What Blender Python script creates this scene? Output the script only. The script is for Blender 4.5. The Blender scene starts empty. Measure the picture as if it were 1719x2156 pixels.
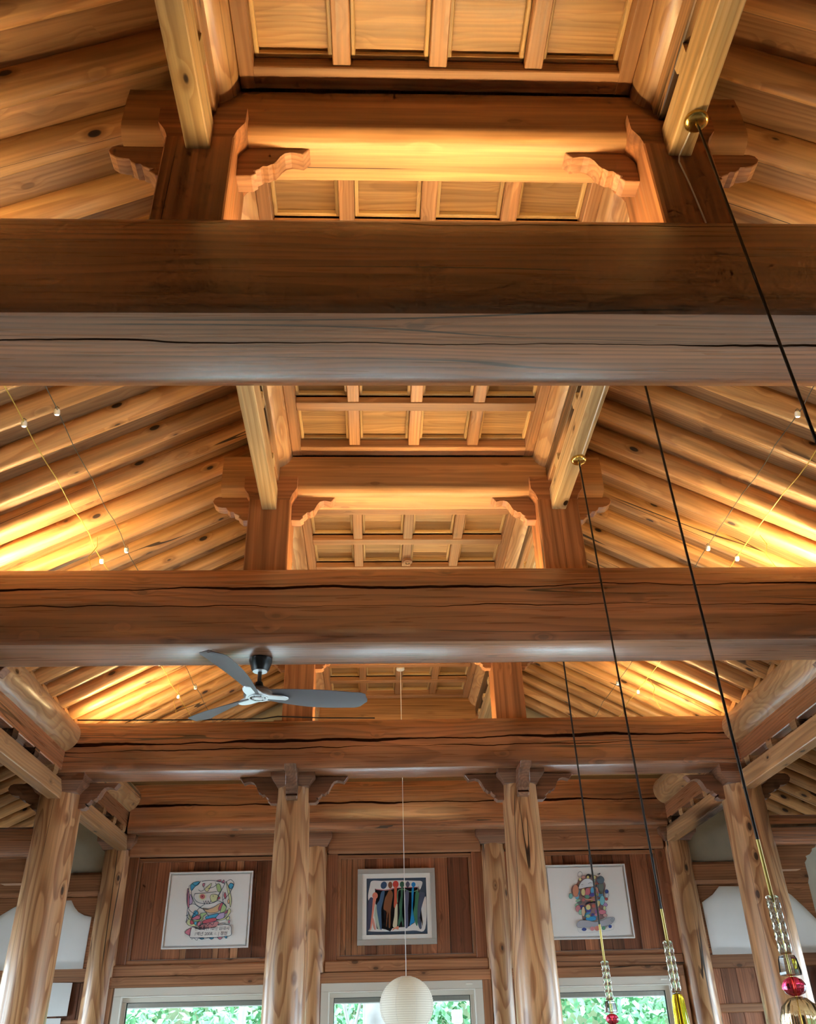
import bpy, bmesh, math, random
from mathutils import Vector, Matrix
import numpy as np

# ------------------------------------------------------------------ camera, sky, exposure
sc = bpy.context.scene
col = sc.collection
E = 1.6                       # eye height above the floor; heights below are given from eye level
R = math.radians
cam = bpy.data.objects.new('camera', bpy.data.cameras.new('camera'))
col.objects.link(cam)
_p, _y, _r = R(31.9), R(2.65), R(1.5)
_f = Vector((math.sin(_y) * math.cos(_p), math.cos(_y) * math.cos(_p), math.sin(_p)))
_rt = Vector((math.cos(_y), -math.sin(_y), 0)); _up = _rt.cross(_f)
_R = _rt * math.cos(_r) - _up * math.sin(_r); _U = _up * math.cos(_r) + _rt * math.sin(_r)
cam.matrix_world = Matrix((( _R.x, _U.x, -_f.x, 0), (_R.y, _U.y, -_f.y, 0), (_R.z, _U.z, -_f.z, E), (0, 0, 0, 1)))
cam.data.sensor_fit = 'HORIZONTAL'; cam.data.sensor_width = 36.0
cam.data.lens = 1800 / 1719 * 36.0
cam.data.clip_start = 0.02; cam.data.clip_end = 300
sc.camera = cam

world = bpy.data.worlds.new('sky'); sc.world = world; world.use_nodes = True
wn = world.node_tree.nodes; wl = world.node_tree.links
bg = wn['Background']; bg.inputs[0].default_value = (0.74, 0.85, 1.0, 1); bg.inputs[1].default_value = 17.0

vs = sc.view_settings
sc.display_settings.display_device = 'sRGB'
vs.view_transform = 'Standard'; vs.look = 'None'; vs.gamma = 1.0; vs.use_curve_mapping = False
vs.exposure = 0.32
sc.cycles.use_denoising = True
sc.cycles.max_bounces = 6; sc.cycles.diffuse_bounces = 4; sc.cycles.glossy_bounces = 2
sc.cycles.use_adaptive_sampling = True; sc.cycles.adaptive_threshold = .05; sc.cycles.adaptive_min_samples = 14
sc.cycles.transmission_bounces = 8; sc.cycles.transparent_max_bounces = 12
sc.cycles.sample_clamp_indirect = 6.0
sc.cycles.caustics_reflective = False; sc.cycles.caustics_refractive = False
LED = 335.0                    # radiance of the warm strips on the beam tops

rnd = random.Random(7)
CX = 0.272                    # axis of the hall
YF = [-0.405, 2.295, 4.995, 7.70, 9.95]     # frame planes
HALF = 0.972                  # half distance of the short posts
XL, XR = CX - HALF, CX + HALF
SXL, SXR = -2.72, 3.27        # side purlin lines
SL = 0.535                    # rafter slope

# ------------------------------------------------------------------ node helpers / materials
MATS = {}
def newmat(name):
    m = bpy.data.materials.new(name); m.use_nodes = True
    nt = m.node_tree; b = nt.nodes['Principled BSDF']
    MATS[name] = m
    return m, nt, b
def plain(name, c, rough=0.5, metal=0.0, spec=0.5, emit=None, es=0.0, noise=0.0):
    m, nt, b = newmat(name)
    b.inputs['Base Color'].default_value = (*c, 1)
    b.inputs['Roughness'].default_value = rough; b.inputs['Metallic'].default_value = metal
    b.inputs['Specular IOR Level'].default_value = spec
    if emit:
        b.inputs['Emission Color'].default_value = (*emit, 1); b.inputs['Emission Strength'].default_value = es
    if noise:
        tc = nt.nodes.new('ShaderNodeTexCoord'); n = nt.nodes.new('ShaderNodeTexNoise'); n.inputs['Scale'].default_value = 4
        n.inputs['Detail'].default_value = 5
        nt.links.new(tc.outputs['Object'], n.inputs['Vector'])
        r = nt.nodes.new('ShaderNodeValToRGB')
        r.color_ramp.elements[0].position = .3; r.color_ramp.elements[1].position = .7
        r.color_ramp.elements[0].color = (*[x * (1 - noise) for x in c], 1); r.color_ramp.elements[1].color = (*[min(1, x * (1 + noise * .5)) for x in c], 1)
        nt.links.new(n.outputs['Fac'], r.inputs['Fac']); nt.links.new(r.outputs['Color'], b.inputs['Base Color'])
    return m

def wood(name, light, dark, freq=55, amp=.05, pith=(0., 0.), pithr=0.0, knots=1.0, cracks=0.0, rough=.4, var=.25, ringdark=.6, spec=.5, tone=.25, xs=.7, streak=.22, coat=0.0, kring=1.1, kd=.75, lines=(), cir=1.6, crough=.2):
    """Grain runs along the local X axis; rings are shells around a wandering pith line."""
    m, nt, b = newmat(name); N = nt.nodes; K = nt.links
    def nd(t, **kw):
        n = N.new(t)
        for k, v in kw.items(): setattr(n, k, v)
        return n
    def mth(op, a, b_=None, c_=None, clamp=False):
        n = nd('ShaderNodeMath', operation=op, use_clamp=clamp)
        for i, v in enumerate((a, b_, c_)):
            if v is None: continue
            if isinstance(v, (int, float)): n.inputs[i].default_value = v
            else: K.new(v, n.inputs[i])
        return n.outputs[0]
    def vscale(v, s):
        n = nd('ShaderNodeVectorMath', operation='MULTIPLY'); K.new(v, n.inputs[0]); n.inputs[1].default_value = s
        return n.outputs[0]
    def noise(v, scale=1, detail=2, rough_=.5):
        n = nd('ShaderNodeTexNoise'); K.new(v, n.inputs['Vector']); n.inputs['Scale'].default_value = scale
        n.inputs['Detail'].default_value = detail; n.inputs['Roughness'].default_value = rough_
        return n
    def mapr(v, a, b_, c_=0., d=1., smooth=True):
        n = nd('ShaderNodeMapRange'); n.interpolation_type = 'SMOOTHSTEP' if smooth else 'LINEAR'
        K.new(v, n.inputs['Value'])
        for k, x in zip(('From Min', 'From Max', 'To Min', 'To Max'), (a, b_, c_, d)): n.inputs[k].default_value = x
        return n.outputs['Result']
    def mix(fac, a, b_, mode='MIX'):
        n = nd('ShaderNodeMix', data_type='RGBA', blend_type=mode)
        if isinstance(fac, (int, float)): n.inputs[0].default_value = fac
        else: K.new(fac, n.inputs[0])
        for i, v in ((6, a), (7, b_)):
            if isinstance(v, tuple): n.inputs[i].default_value = (*v, 1)
            else: K.new(v, n.inputs[i])
        return n.outputs[2]
    tc = nd('ShaderNodeTexCoord'); oi = nd('ShaderNodeObjectInfo')
    rn = oi.outputs['Random']
    wnz = nd('ShaderNodeTexWhiteNoise', noise_dimensions='1D'); K.new(rn, wnz.inputs['W'])
    off = nd('ShaderNodeVectorMath', operation='MULTIPLY_ADD'); K.new(wnz.outputs['Color'], off.inputs[0]); off.inputs[1].default_value = (40, 9, 13)
    K.new(tc.outputs['Object'], off.inputs[2]); P = off.outputs[0]
    sx = nd('ShaderNodeSeparateXYZ'); K.new(tc.outputs['Object'], sx.inputs[0])
    n1 = noise(vscale(P, (xs * 1.3, 4.2, 4.2)), 1.0, 1)
    sc1 = nd('ShaderNodeSeparateColor'); K.new(n1.outputs['Color'], sc1.inputs[0])
    scr = nd('ShaderNodeSeparateColor'); K.new(wnz.outputs['Color'], scr.inputs[0])
    py = mth('ADD', mth('ADD', sx.outputs[1], pith[0]), mth('MULTIPLY', mth('SUBTRACT', scr.outputs[0], .5), pithr))
    pz = mth('ADD', mth('ADD', sx.outputs[2], pith[1]), mth('MULTIPLY', mth('SUBTRACT', scr.outputs[1], .5), pithr))
    py = mth('ADD', py, mth('MULTIPLY', mth('SUBTRACT', sc1.outputs[0], .5), amp))
    pz = mth('ADD', pz, mth('MULTIPLY', mth('SUBTRACT', sc1.outputs[1], .5), amp))
    r = mth('SQRT', mth('ADD', mth('MULTIPLY', py, py), mth('MULTIPLY', pz, pz)))
    vo = nd('ShaderNodeTexVoronoi'); K.new(vscale(P, (3.6, 7.6, 7.6)), vo.inputs['Vector']); vo.inputs['Scale'].default_value = 1.0
    vo.inputs['Randomness'].default_value = 1.0
    vsc = nd('ShaderNodeSeparateColor'); K.new(vo.outputs['Color'], vsc.inputs[0])
    d = mth('ADD', vo.outputs['Distance'], mth('GREATER_THAN', vsc.outputs[0], kd))
    ring = mth('MULTIPLY', r, freq)
    if knots: ring = mth('ADD', ring, mth('MULTIPLY', mapr(d, .05, .36, 1., 0.), kring))
    saw = mth('FRACT', ring)
    band = mth('MULTIPLY', mapr(saw, .25, .86), mapr(saw, .88, .99, 1., 0.))
    fine = noise(vscale(P, (2.2, 70, 70)), 1.0, 1, .6)
    strk = noise(vscale(P, (.45, 17, 17)), 1.0, 2, .6)
    big = noise(vscale(P, (.55, 2.2, 2.2)), 1.0, 2)
    c = mix(mth('MULTIPLY', band, ringdark), light, dark)
    fv = mapr(fine.outputs['Fac'], .3, .7, .86, 1.08)
    bv = mapr(big.outputs['Fac'], .3, .72, 1. - tone, 1. + tone * .45)
    rv = mapr(rn, 0, 1, 1 - var, 1 + var * .45, smooth=False)
    fac = mth('MULTIPLY', mth('MULTIPLY', mth('MULTIPLY', fv, bv), rv), mapr(strk.outputs['Fac'], .32, .68, 1 - streak, 1 + streak * .6))
    vm = nd('ShaderNodeVectorMath', operation='SCALE'); K.new(c, vm.inputs[0]); K.new(fac, vm.inputs['Scale'])
    c = vm.outputs[0]
    hgt = mth('MULTIPLY', band, -.25)
    if knots:
        c = mix(mth('MULTIPLY', mapr(d, .12, .27, 1., 0.), .6 * min(1, knots)), c, tuple(x * .55 for x in dark))
        kk = mth('MULTIPLY', mapr(d, .10, .135, 1., 0.), min(1., knots))
        c = mix(kk, c, (.030, .012, .006))
    if cracks:
        cn = noise(vscale(P, (.16, 7.0, 7.0)), 1.0, 1, .5)
        msk = noise(vscale(P, (.5, 2.6, 2.6)), 1.2, 0)
        ck = mth('MULTIPLY', mapr(mth('ABSOLUTE', mth('SUBTRACT', cn.outputs['Fac'], .5)), .004, .013 * cracks, 1., 0.), mapr(msk.outputs['Fac'], .5, .6))
        c = mix(mth('MULTIPLY', ck, .92), c, (.012, .006, .004))
        hgt = mth('SUBTRACT', hgt, mth('MULTIPLY', ck, 2.5))
    ckall = None
    for ax, c0, slope, hw, lim in lines:      # long drying cracks of this timber
        wv = nd('ShaderNodeTexNoise', noise_dimensions='1D'); wv.inputs['Scale'].default_value = 1.6; wv.inputs['Detail'].default_value = 4
        K.new(mth('ADD', sx.outputs[0], c0 * 17), wv.inputs['W'])
        wm_ = nd('ShaderNodeTexNoise', noise_dimensions='1D'); wm_.inputs['Scale'].default_value = .55; wm_.inputs['Detail'].default_value = 1
        K.new(mth('ADD', sx.outputs[0], c0 * 31), wm_.inputs['W'])
        cen = mth('ADD', mth('MULTIPLY', sx.outputs[0], slope), mth('ADD', mth('MULTIPLY', mth('SUBTRACT', wv.outputs['Fac'], .5), .05), c0))
        dist = mth('ABSOLUTE', mth('SUBTRACT', sx.outputs[ax], cen))
        wd = mth('MULTIPLY', mapr(wm_.outputs['Fac'], .36, .62, .35, 1.), hw)
        ck = mth('MULTIPLY', mth('LESS_THAN', dist, wd), mth('LESS_THAN', sx.outputs[3 - ax], lim))
        c = mix(mth('MULTIPLY', ck, .95), c, (.010, .005, .003))
        ckall = ck if ckall is None else mth('MAXIMUM', ckall, ck)
    K.new(c, b.inputs['Base Color'])
    hgt = fine.outputs['Fac']
    bp = nd('ShaderNodeBump'); bp.inputs['Strength'].default_value = .22; bp.inputs['Distance'].default_value = .002
    K.new(hgt, bp.inputs['Height']); K.new(bp.outputs[0], b.inputs['Normal'])
    K.new(mapr(fine.outputs['Fac'], .3, .7, rough - .06, rough + .10), b.inputs['Roughness'])
    b.inputs['Specular IOR Level'].default_value = spec
    if coat:
        b.inputs['Coat Weight'].default_value = coat; b.inputs['Coat Roughness'].default_value = crough; b.inputs['Coat IOR'].default_value = cir
        if ckall is not None:
            K.new(mth('MULTIPLY', mth('SUBTRACT', 1., ckall), coat), b.inputs['Coat Weight'])
            K.new(mth('MULTIPLY', mth('SUBTRACT', 1., ckall), spec), b.inputs['Specular IOR Level'])
    return m

wood('log', (.59, .315, .125), (.40, .175, .06), freq=46, amp=.12, knots=1., cracks=.45, rough=.42, var=.2, ringdark=.65, streak=.22)
wood('column', (.57, .305, .14), (.33, .135, .052), freq=36, amp=.26, knots=.9, cracks=.5, rough=.34, var=.06, ringdark=.9, streak=.10, spec=.5, coat=.2, xs=.7, kd=.35)
wood('sidelog', (.61, .35, .165), (.40, .18, .07), freq=70, amp=.16, knots=.8, kd=.4, ringdark=.7, cracks=.5, rough=.36, var=.1, streak=.12, coat=.3, xs=1.1)
BK_ = dict(freq=44, amp=.10, pith=(-.05, -2.13), pithr=.08, knots=.45, rough=.32, var=.06, tone=.35, xs=.55, streak=.26, ringdark=.8, kring=.9, kd=.3, spec=.9, coat=1., cir=1.75, crough=.28)
BL_, BD_ = (.45, .180, .074), (.23, .080, .031)
wood('beam', BL_, BD_, cracks=.8, **BK_)
wood('beam_1', BL_, BD_, cracks=.7, lines=((1, -.135, .004, .006, 2.07), (2, 2.50, .0, .002, 0.)), **BK_)
wood('beam_2', BL_, BD_, cracks=.7, lines=((2, 2.40, .004, .010, 0.), (2, 2.29, -.003, .004, 0.)), **BK_)
wood('beam_3', BL_, BD_, cracks=.4, lines=((2, 2.26, .008, .017, 0.), (2, 2.20, .006, .005, 0.)), **BK_)
wood('beam_4', BL_, BD_, cracks=.4, lines=((2, 2.27, .0, .015, 0.),), **BK_)
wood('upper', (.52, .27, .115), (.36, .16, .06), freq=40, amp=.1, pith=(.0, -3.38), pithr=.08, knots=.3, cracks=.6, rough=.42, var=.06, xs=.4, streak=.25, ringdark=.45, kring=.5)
wood('post', (.43, .180, .075), (.25, .090, .036), freq=34, amp=.06, pith=(.1, .05), pithr=.2, knots=.2, cracks=.6, rough=.42, var=.08, xs=.35, streak=.34, kring=.5)
wood('capwood', (.26, .115, .062), (.15, .06, .032), freq=44, amp=.04, pith=(.06, .1), pithr=.15, knots=.2, rough=.38, var=.12, kring=.4, coat=.4)
wood('bracket', (.44, .22, .11), (.28, .115, .052), freq=44, amp=.04, pith=(.06, .1), pithr=.15, knots=.2, rough=.42, var=.1, kring=.4)
wood('pale', (.66, .46, .235), (.47, .27, .11), freq=40, amp=.06, pith=(.03, .12), pithr=.16, knots=1., rough=.42, var=.08, xs=.6)
wood('timber', (.58, .325, .15), (.40, .185, .075), freq=40, amp=.06, pith=(.03, .12), pithr=.16, knots=1., cracks=.3, rough=.36, var=.1, coat=.3, xs=.6)
wood('coffer', (.50, .255, .12), (.35, .15, .06), freq=60, amp=.04, pith=(.1, .1), pithr=.2, knots=.25, rough=.42, var=.18, xs=.4)
wood('panel', (.50, .285, .12), (.36, .175, .065), freq=46, amp=.14, pith=(.0, .06), pithr=.12, knots=.1, rough=.42, var=.2, ringdark=.55, xs=1.2)
wood('moulding', (.70, .46, .20), (.54, .31, .12), freq=80, amp=.04, pith=(.04, .04), pithr=.1, knots=.2, rough=.42, var=.12)
wood('deck', (.44, .24, .11), (.30, .14, .06), freq=50, amp=.1, pith=(.0, .06), pithr=.1, knots=.4, rough=.55, var=.2)
wood('plank', (.37, .145, .070), (.22, .074, .034), freq=40, amp=.06, pith=(.0, .07), pithr=.12, knots=.3, rough=.38, var=.55, xs=.5)
wood('plank_dark', (.22, .078, .038), (.14, .045, .021), freq=40, amp=.06, pith=(.0, .07), pithr=.12, knots=.3, rough=.38, var=.3, xs=.5)
wood('plank_light', (.48, .22, .105), (.32, .13, .056), freq=40, amp=.06, pith=(.0, .07), pithr=.12, knots=.5, rough=.38, var=.2, xs=.5)
wood('rail', (.42, .195, .095), (.27, .105, .046), freq=40, amp=.05, pith=(.0, .08), pithr=.1, knots=.7, cracks=.4, rough=.38, var=.12, xs=.5)
wood('floorwood', (.56, .42, .29), (.46, .33, .21), freq=40, amp=.05, pith=(.0, .1), pithr=.2, knots=.1, rough=.3, var=.12)
wood('fanwood', (.16, .10, .07), (.10, .06, .04), freq=50, amp=.05, knots=0, rough=.4)
plain('plaster', (.50, .47, .38), .9, noise=.12)
plain('white_wall', (.72, .70, .64), .9)
plain('paper', (.80, .80, .79), .75, noise=.05)
_nt = MATS['paper'].node_tree; _tr = _nt.nodes.new('ShaderNodeBsdfTranslucent'); _tr.inputs[0].default_value = (.57, .57, .56, 1); _ad = _nt.nodes.new('ShaderNodeMixShader'); _ad.inputs[0].default_value = .22
_nt.links.new(_nt.nodes['Principled BSDF'].outputs[0], _ad.inputs[1]); _nt.links.new(_tr.outputs[0], _ad.inputs[2]); _nt.links.new(_ad.outputs[0], _nt.nodes['Material Output'].inputs['Surface'])
plain('shell', (.18, .13, .09), .9)
plain('window_paint', (.60, .56, .49), .5)
plain('window_edge', (.80, .78, .72), .4)
plain('seal', (.03, .03, .03), .6)
plain('black', (.012, .012, .013), .35)
plain('black_cord', (.012, .010, .009), .5)
plain('white_cord', (.72, .70, .66), .5)
plain('grey_blade', (.13, .13, .14), .55)
plain('silver', (.72, .75, .78), .3, metal=.5)
plain('brass', (.80, .58, .18), .22, metal=1.0)
plain('gold_wire', (.62, .46, .10), .4, metal=.2)
plain('grey_wire', (.10, .09, .07), .5)
plain('bulb_body', (.82, .82, .78), .35)
plain('bulb_face', (.9, .95, .9), .3, emit=(1, .95, .8), es=3.0)
plain('bulb_lit', (.9, .9, .85), .4, emit=(1, .88, .70), es=5.0)
plain('led', (1, .9, .7), .5, emit=(1.0, .70, .31), es=LED)
plain('led_soft', (1, .9, .7), .5, emit=(1.0, .68, .29), es=LED * .55)
plain('frame_white', (.80, .80, .80), .45)
plain('frame_grey', (.40, .38, .34), .45)
plain('mat_white', (.84, .83, .79), .7)
plain('canvas', (.84, .84, .83), .8)
plain('ceramic', (.85, .83, .78), .4)
def paper_lantern():
    m, nt, b = newmat('lantern_paper')
    b.inputs['Base Color'].default_value = (.88, .87, .83, 1); b.inputs['Roughness'].default_value = .8
    tr = nt.nodes.new('ShaderNodeBsdfTranslucent'); tr.inputs[0].default_value = (.85, .78, .62, 1)
    mx = nt.nodes.new('ShaderNodeMixShader'); mx.inputs[0].default_value = .4
    nt.links.new(b.outputs[0], mx.inputs[1]); nt.links.new(tr.outputs[0], mx.inputs[2])
    nt.links.new(mx.outputs[0], nt.nodes['Material Output'].inputs['Surface'])
paper_lantern()
def glass(name, c, rough=.03, clear=False):
    m, nt, b = newmat(name)
    if clear:
        t = nt.nodes.new('ShaderNodeBsdfTransparent'); t.inputs[0].default_value = (*c, 1)
        g = nt.nodes.new('ShaderNodeBsdfGlossy'); g.inputs['Roughness'].default_value = .02
        f = nt.nodes.new('ShaderNodeFresnel'); f.inputs[0].default_value = 1.45
        mx = nt.nodes.new('ShaderNodeMixShader')
        nt.links.new(f.outputs[0], mx.inputs[0]); nt.links.new(t.outputs[0], mx.inputs[1]); nt.links.new(g.outputs[0], mx.inputs[2])
        nt.links.new(mx.outputs[0], nt.nodes['Material Output'].inputs['Surface'])
    else:
        b.inputs['Base Color'].default_value = (*c, 1); b.inputs['Roughness'].default_value = rough
        b.inputs['Transmission Weight'].default_value = .95; b.inputs['IOR'].default_value = 1.45
glass('pane', (.93, .99, .97), clear=True)
glass('clear_glass', (.86, .86, .78)); glass('smoke_glass', (.50, .55, .60)); glass('red_glass', (.75, .05, .12))
glass('amber_glass', (.98, .74, .45), .06); glass('yellow_glass', (.98, .72, .05)); glass('blue_glass', (.1, .25, .6))

# ------------------------------------------------------------------ object helpers
def link(o, parent=None):
    col.objects.link(o)
    if parent is not None: o.parent = parent
    return o
def tag(o, label=None, cat=None, group=None, kind=None):
    for k, v in (('label', label), ('category', cat), ('group', group), ('kind', kind)):
        if v: o[k] = v
    return o
def empty(name, loc, label=None, cat=None, group=None, kind=None):
    o = bpy.data.objects.new(name, None); o.location = (loc[0], loc[1], loc[2] + E); o.empty_display_size = .05
    link(o); return tag(o, label, cat, group, kind)
def finish(bm, name, mat, smooth=True, angle=35):
    bmesh.ops.recalc_face_normals(bm, faces=bm.faces)
    me = bpy.data.meshes.new(name)
    if smooth:
        for f in bm.faces: f.smooth = True
        for e in bm.edges:
            if len(e.link_faces) == 2 and e.calc_face_angle(0) > R(angle): e.smooth = False
    bm.to_mesh(me); bm.free()
    for mm in (mat if isinstance(mat, (list, tuple)) else [mat]): me.materials.append(MATS[mm])
    return me
def place(name, me, loc=(0, 0, 0), rot=None, parent=None):
    """top level: loc from eye level; child: loc relative to the parent."""
    o = bpy.data.objects.new(name, me)
    o.location = loc if parent is not None else (loc[0], loc[1], loc[2] + E)
    if rot is not None: o.rotation_euler = rot
    return link(o, parent)
CACHE = {}
def cached(key, fn):
    if key not in CACHE: CACHE[key] = fn()
    return CACHE[key]
def box_me(sx, sy, sz, mat, bev=.003, name='box'):
    """box from the origin: x 0..sx, y and z centred; grain along x"""
    def mk():
        bm = bmesh.new(); bmesh.ops.create_cube(bm, size=1)
        for v in bm.verts: v.co = Vector(((v.co.x + .5) * sx, v.co.y * sy, v.co.z * sz))
        if bev > 0 and min(sx, sy, sz) > bev * 3:
            bmesh.ops.bevel(bm, geom=list(bm.edges), offset=bev, segments=1, affect='EDGES')
        return finish(bm, name, mat, smooth=False)
    return cached(('box', round(sx, 4), round(sy, 4), round(sz, 4), mat, bev), mk)
def prism_me(prof, L, mat, segs=1, name='timber', wob=0, seed=0, bev=0):
    """cross-section (y, z) swept along x from 0 to L"""
    bm = bmesh.new(); rr = random.Random(seed); rings = []
    ph = [rr.uniform(0, 6.28) for _ in range(4)]
    for i in range(segs + 1):
        t = i / segs; dy = wob * math.sin(t * 5 + ph[0]); dz = wob * math.sin(t * 4 + ph[1])
        ring = []
        for j, (y, z) in enumerate(prof):
            w = wob * .5 * math.sin(t * 9 + j * 1.3 + ph[2])
            ring.append(bm.verts.new((t * L, y + dy * .6 + w * .4, z + dz * .3 + w * .3)))
        rings.append(ring)
    n = len(prof)
    for a, b_ in zip(rings, rings[1:]):
        for j in range(n): bm.faces.new((a[j], a[(j + 1) % n], b_[(j + 1) % n], b_[j]))
    bm.faces.new(rings[0]); bm.faces.new(rings[-1][::-1])
    return finish(bm, name, mat)
def log_me(L, r0, r1, mat, seed=0, sides=16, segs=10, rough=.02, bulge=0, name='log'):
    bm = bmesh.new(); rr = random.Random(seed)
    A = [(rr.uniform(0, 6.28), rr.uniform(.6, 1.6), k) for k in (1, 2, 3)]
    rings = []
    for i in range(segs + 1):
        t = i / segs; r = r0 + (r1 - r0) * t + bulge * math.sin(math.pi * t)
        ring = []
        for j in range(sides):
            a = 2 * math.pi * j / sides
            f = 1 + rough * sum(math.sin(k * a + p + q * t * 5) for p, q, k in A) / 2
            ring.append(bm.verts.new((t * L, r * f * math.cos(a), r * f * math.sin(a))))
        rings.append(ring)
    for a, b_ in zip(rings, rings[1:]):
        for j in range(sides): bm.faces.new((a[j], a[(j + 1) % sides], b_[(j + 1) % sides], b_[j]))
    bm.faces.new(rings[0]); bm.faces.new(rings[-1][::-1])
    return finish(bm, name, mat, angle=50)
def plate_me(prof, th, mat, name='plate'):
    """outline (x, z) extruded along y, centred"""
    bm = bmesh.new()
    a = [bm.verts.new((x, -th / 2, z)) for x, z in prof]; b_ = [bm.verts.new((x, th / 2, z)) for x, z in prof]
    n = len(prof)
    for j in range(n): bm.faces.new((a[j], a[(j + 1) % n], b_[(j + 1) % n], b_[j]))
    bm.faces.new(a[::-1]); bm.faces.new(b_)
    return finish(bm, name, mat, angle=28)
def loft_me(levels, mat, name='block'):
    """stacked rectangles (z, wx, wy)"""
    bm = bmesh.new(); rings = []
    for z, wx, wy in levels:
        rings.append([bm.verts.new((sx * wx / 2, sy * wy / 2, z)) for sx, sy in ((-1, -1), (1, -1), (1, 1), (-1, 1))])
    for a, b_ in zip(rings, rings[1:]):
        for j in range(4): bm.faces.new((a[j], a[(j + 1) % 4], b_[(j + 1) % 4], b_[j]))
    bm.faces.new(rings[0][::-1]); bm.faces.new(rings[-1])
    return finish(bm, name, mat, angle=28)
def lathe_me(prof, mat, sides=32, name='lathe', caps=True, angle=40, flute=0, nfl=0):
    """profile (r, z) turned around z"""
    bm = bmesh.new(); rings = []
    for r, z in prof:
        ring = []
        for j in range(sides):
            a = 2 * math.pi * j / sides; rr_ = r * (1 + (flute * math.cos(nfl * a) if nfl else 0))
            ring.append(bm.verts.new((rr_ * math.cos(a), rr_ * math.sin(a), z)))
        rings.append(ring)
    for a, b_ in zip(rings, rings[1:]):
        for j in range(sides): bm.faces.new((a[j], a[(j + 1) % sides], b_[(j + 1) % sides], b_[j]))
    if caps:
        bm.faces.new(rings[0][::-1]); bm.faces.new(rings[-1])
    return finish(bm, name, mat, angle=angle)
def tube_me(pts, r, mat, sides=8, name='tube', twist=None):
    bm = bmesh.new(); rings = []; pts = [Vector(p) for p in pts]
    for i, p in enumerate(pts):
        t = (pts[min(i + 1, len(pts) - 1)] - pts[max(i - 1, 0)]).normalized()
        u = t.cross(Vector((0.3, 1, .1)) if abs(t.z) > .7 else Vector((0, 0, 1))).normalized(); v = t.cross(u)
        rad = r[i] if isinstance(r, (list, tuple)) else r
        ring = []
        for j in range(sides):
            a = 2 * math.pi * j / sides
            q = rad
            if twist: q = rad * (1 + .16 * math.cos(4 * (a + twist * i)))
            ring.append(bm.verts.new(p + (u * math.cos(a) + v * math.sin(a)) * q))
        rings.append(ring)
    for a, b_ in zip(rings, rings[1:]):
        for j in range(sides): bm.faces.new((a[j], a[(j + 1) % sides], b_[(j + 1) % sides], b_[j]))
    bm.faces.new(rings[0][::-1]); bm.faces.new(rings[-1])
    return finish(bm, name, mat, angle=60)
def rr(w, h, r, n=3, z0=0):
    """rounded rectangle outline, centred in y, z from z0"""
    P = []
    for cx, cy, a0 in ((w / 2 - r, h - r, 0), (-w / 2 + r, h - r, 90), (-w / 2 + r, r, 180), (w / 2 - r, r, 270)):
        for i in range(n + 1):
            a = R(a0 + 90 * i / n); P.append((cx + r * math.cos(a), z0 + cy + r * math.sin(a)))
    return P
RY = (0, 0, R(90))            # local x -> world y
RZ = (0, R(-90), 0)           # local x -> world z

FAN, PEN = 'fan-side', 'pendant-side'
BAYS = ['beyond the cracked crossbeam', 'between cracked and fan crossbeams', 'between fan crossbeam and column-carried crossbeam', 'between column-carried crossbeam and picture wall']
FR = ['', 'cracked crossbeam', 'fan crossbeam', 'column-carried crossbeam', 'picture-wall crossbeam']

# ------------------------------------------------------------------ setting: floor, walls, roof shell
fl = empty('floor', (0, 0, -E), kind='structure', label='pale wooden plank floor of the hall')
for i in range(26):
    w = 0.36
    place('floor_plank', box_me(13.4, w - .004, .04, 'floorwood', .002, 'floor_plank'), (-4.55 + i * w, -3.3, -.02), RY, fl)

WY = 9.95
SIDE = {'fan': (-4.25, -1), 'pen': (4.80, 1)}
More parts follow.
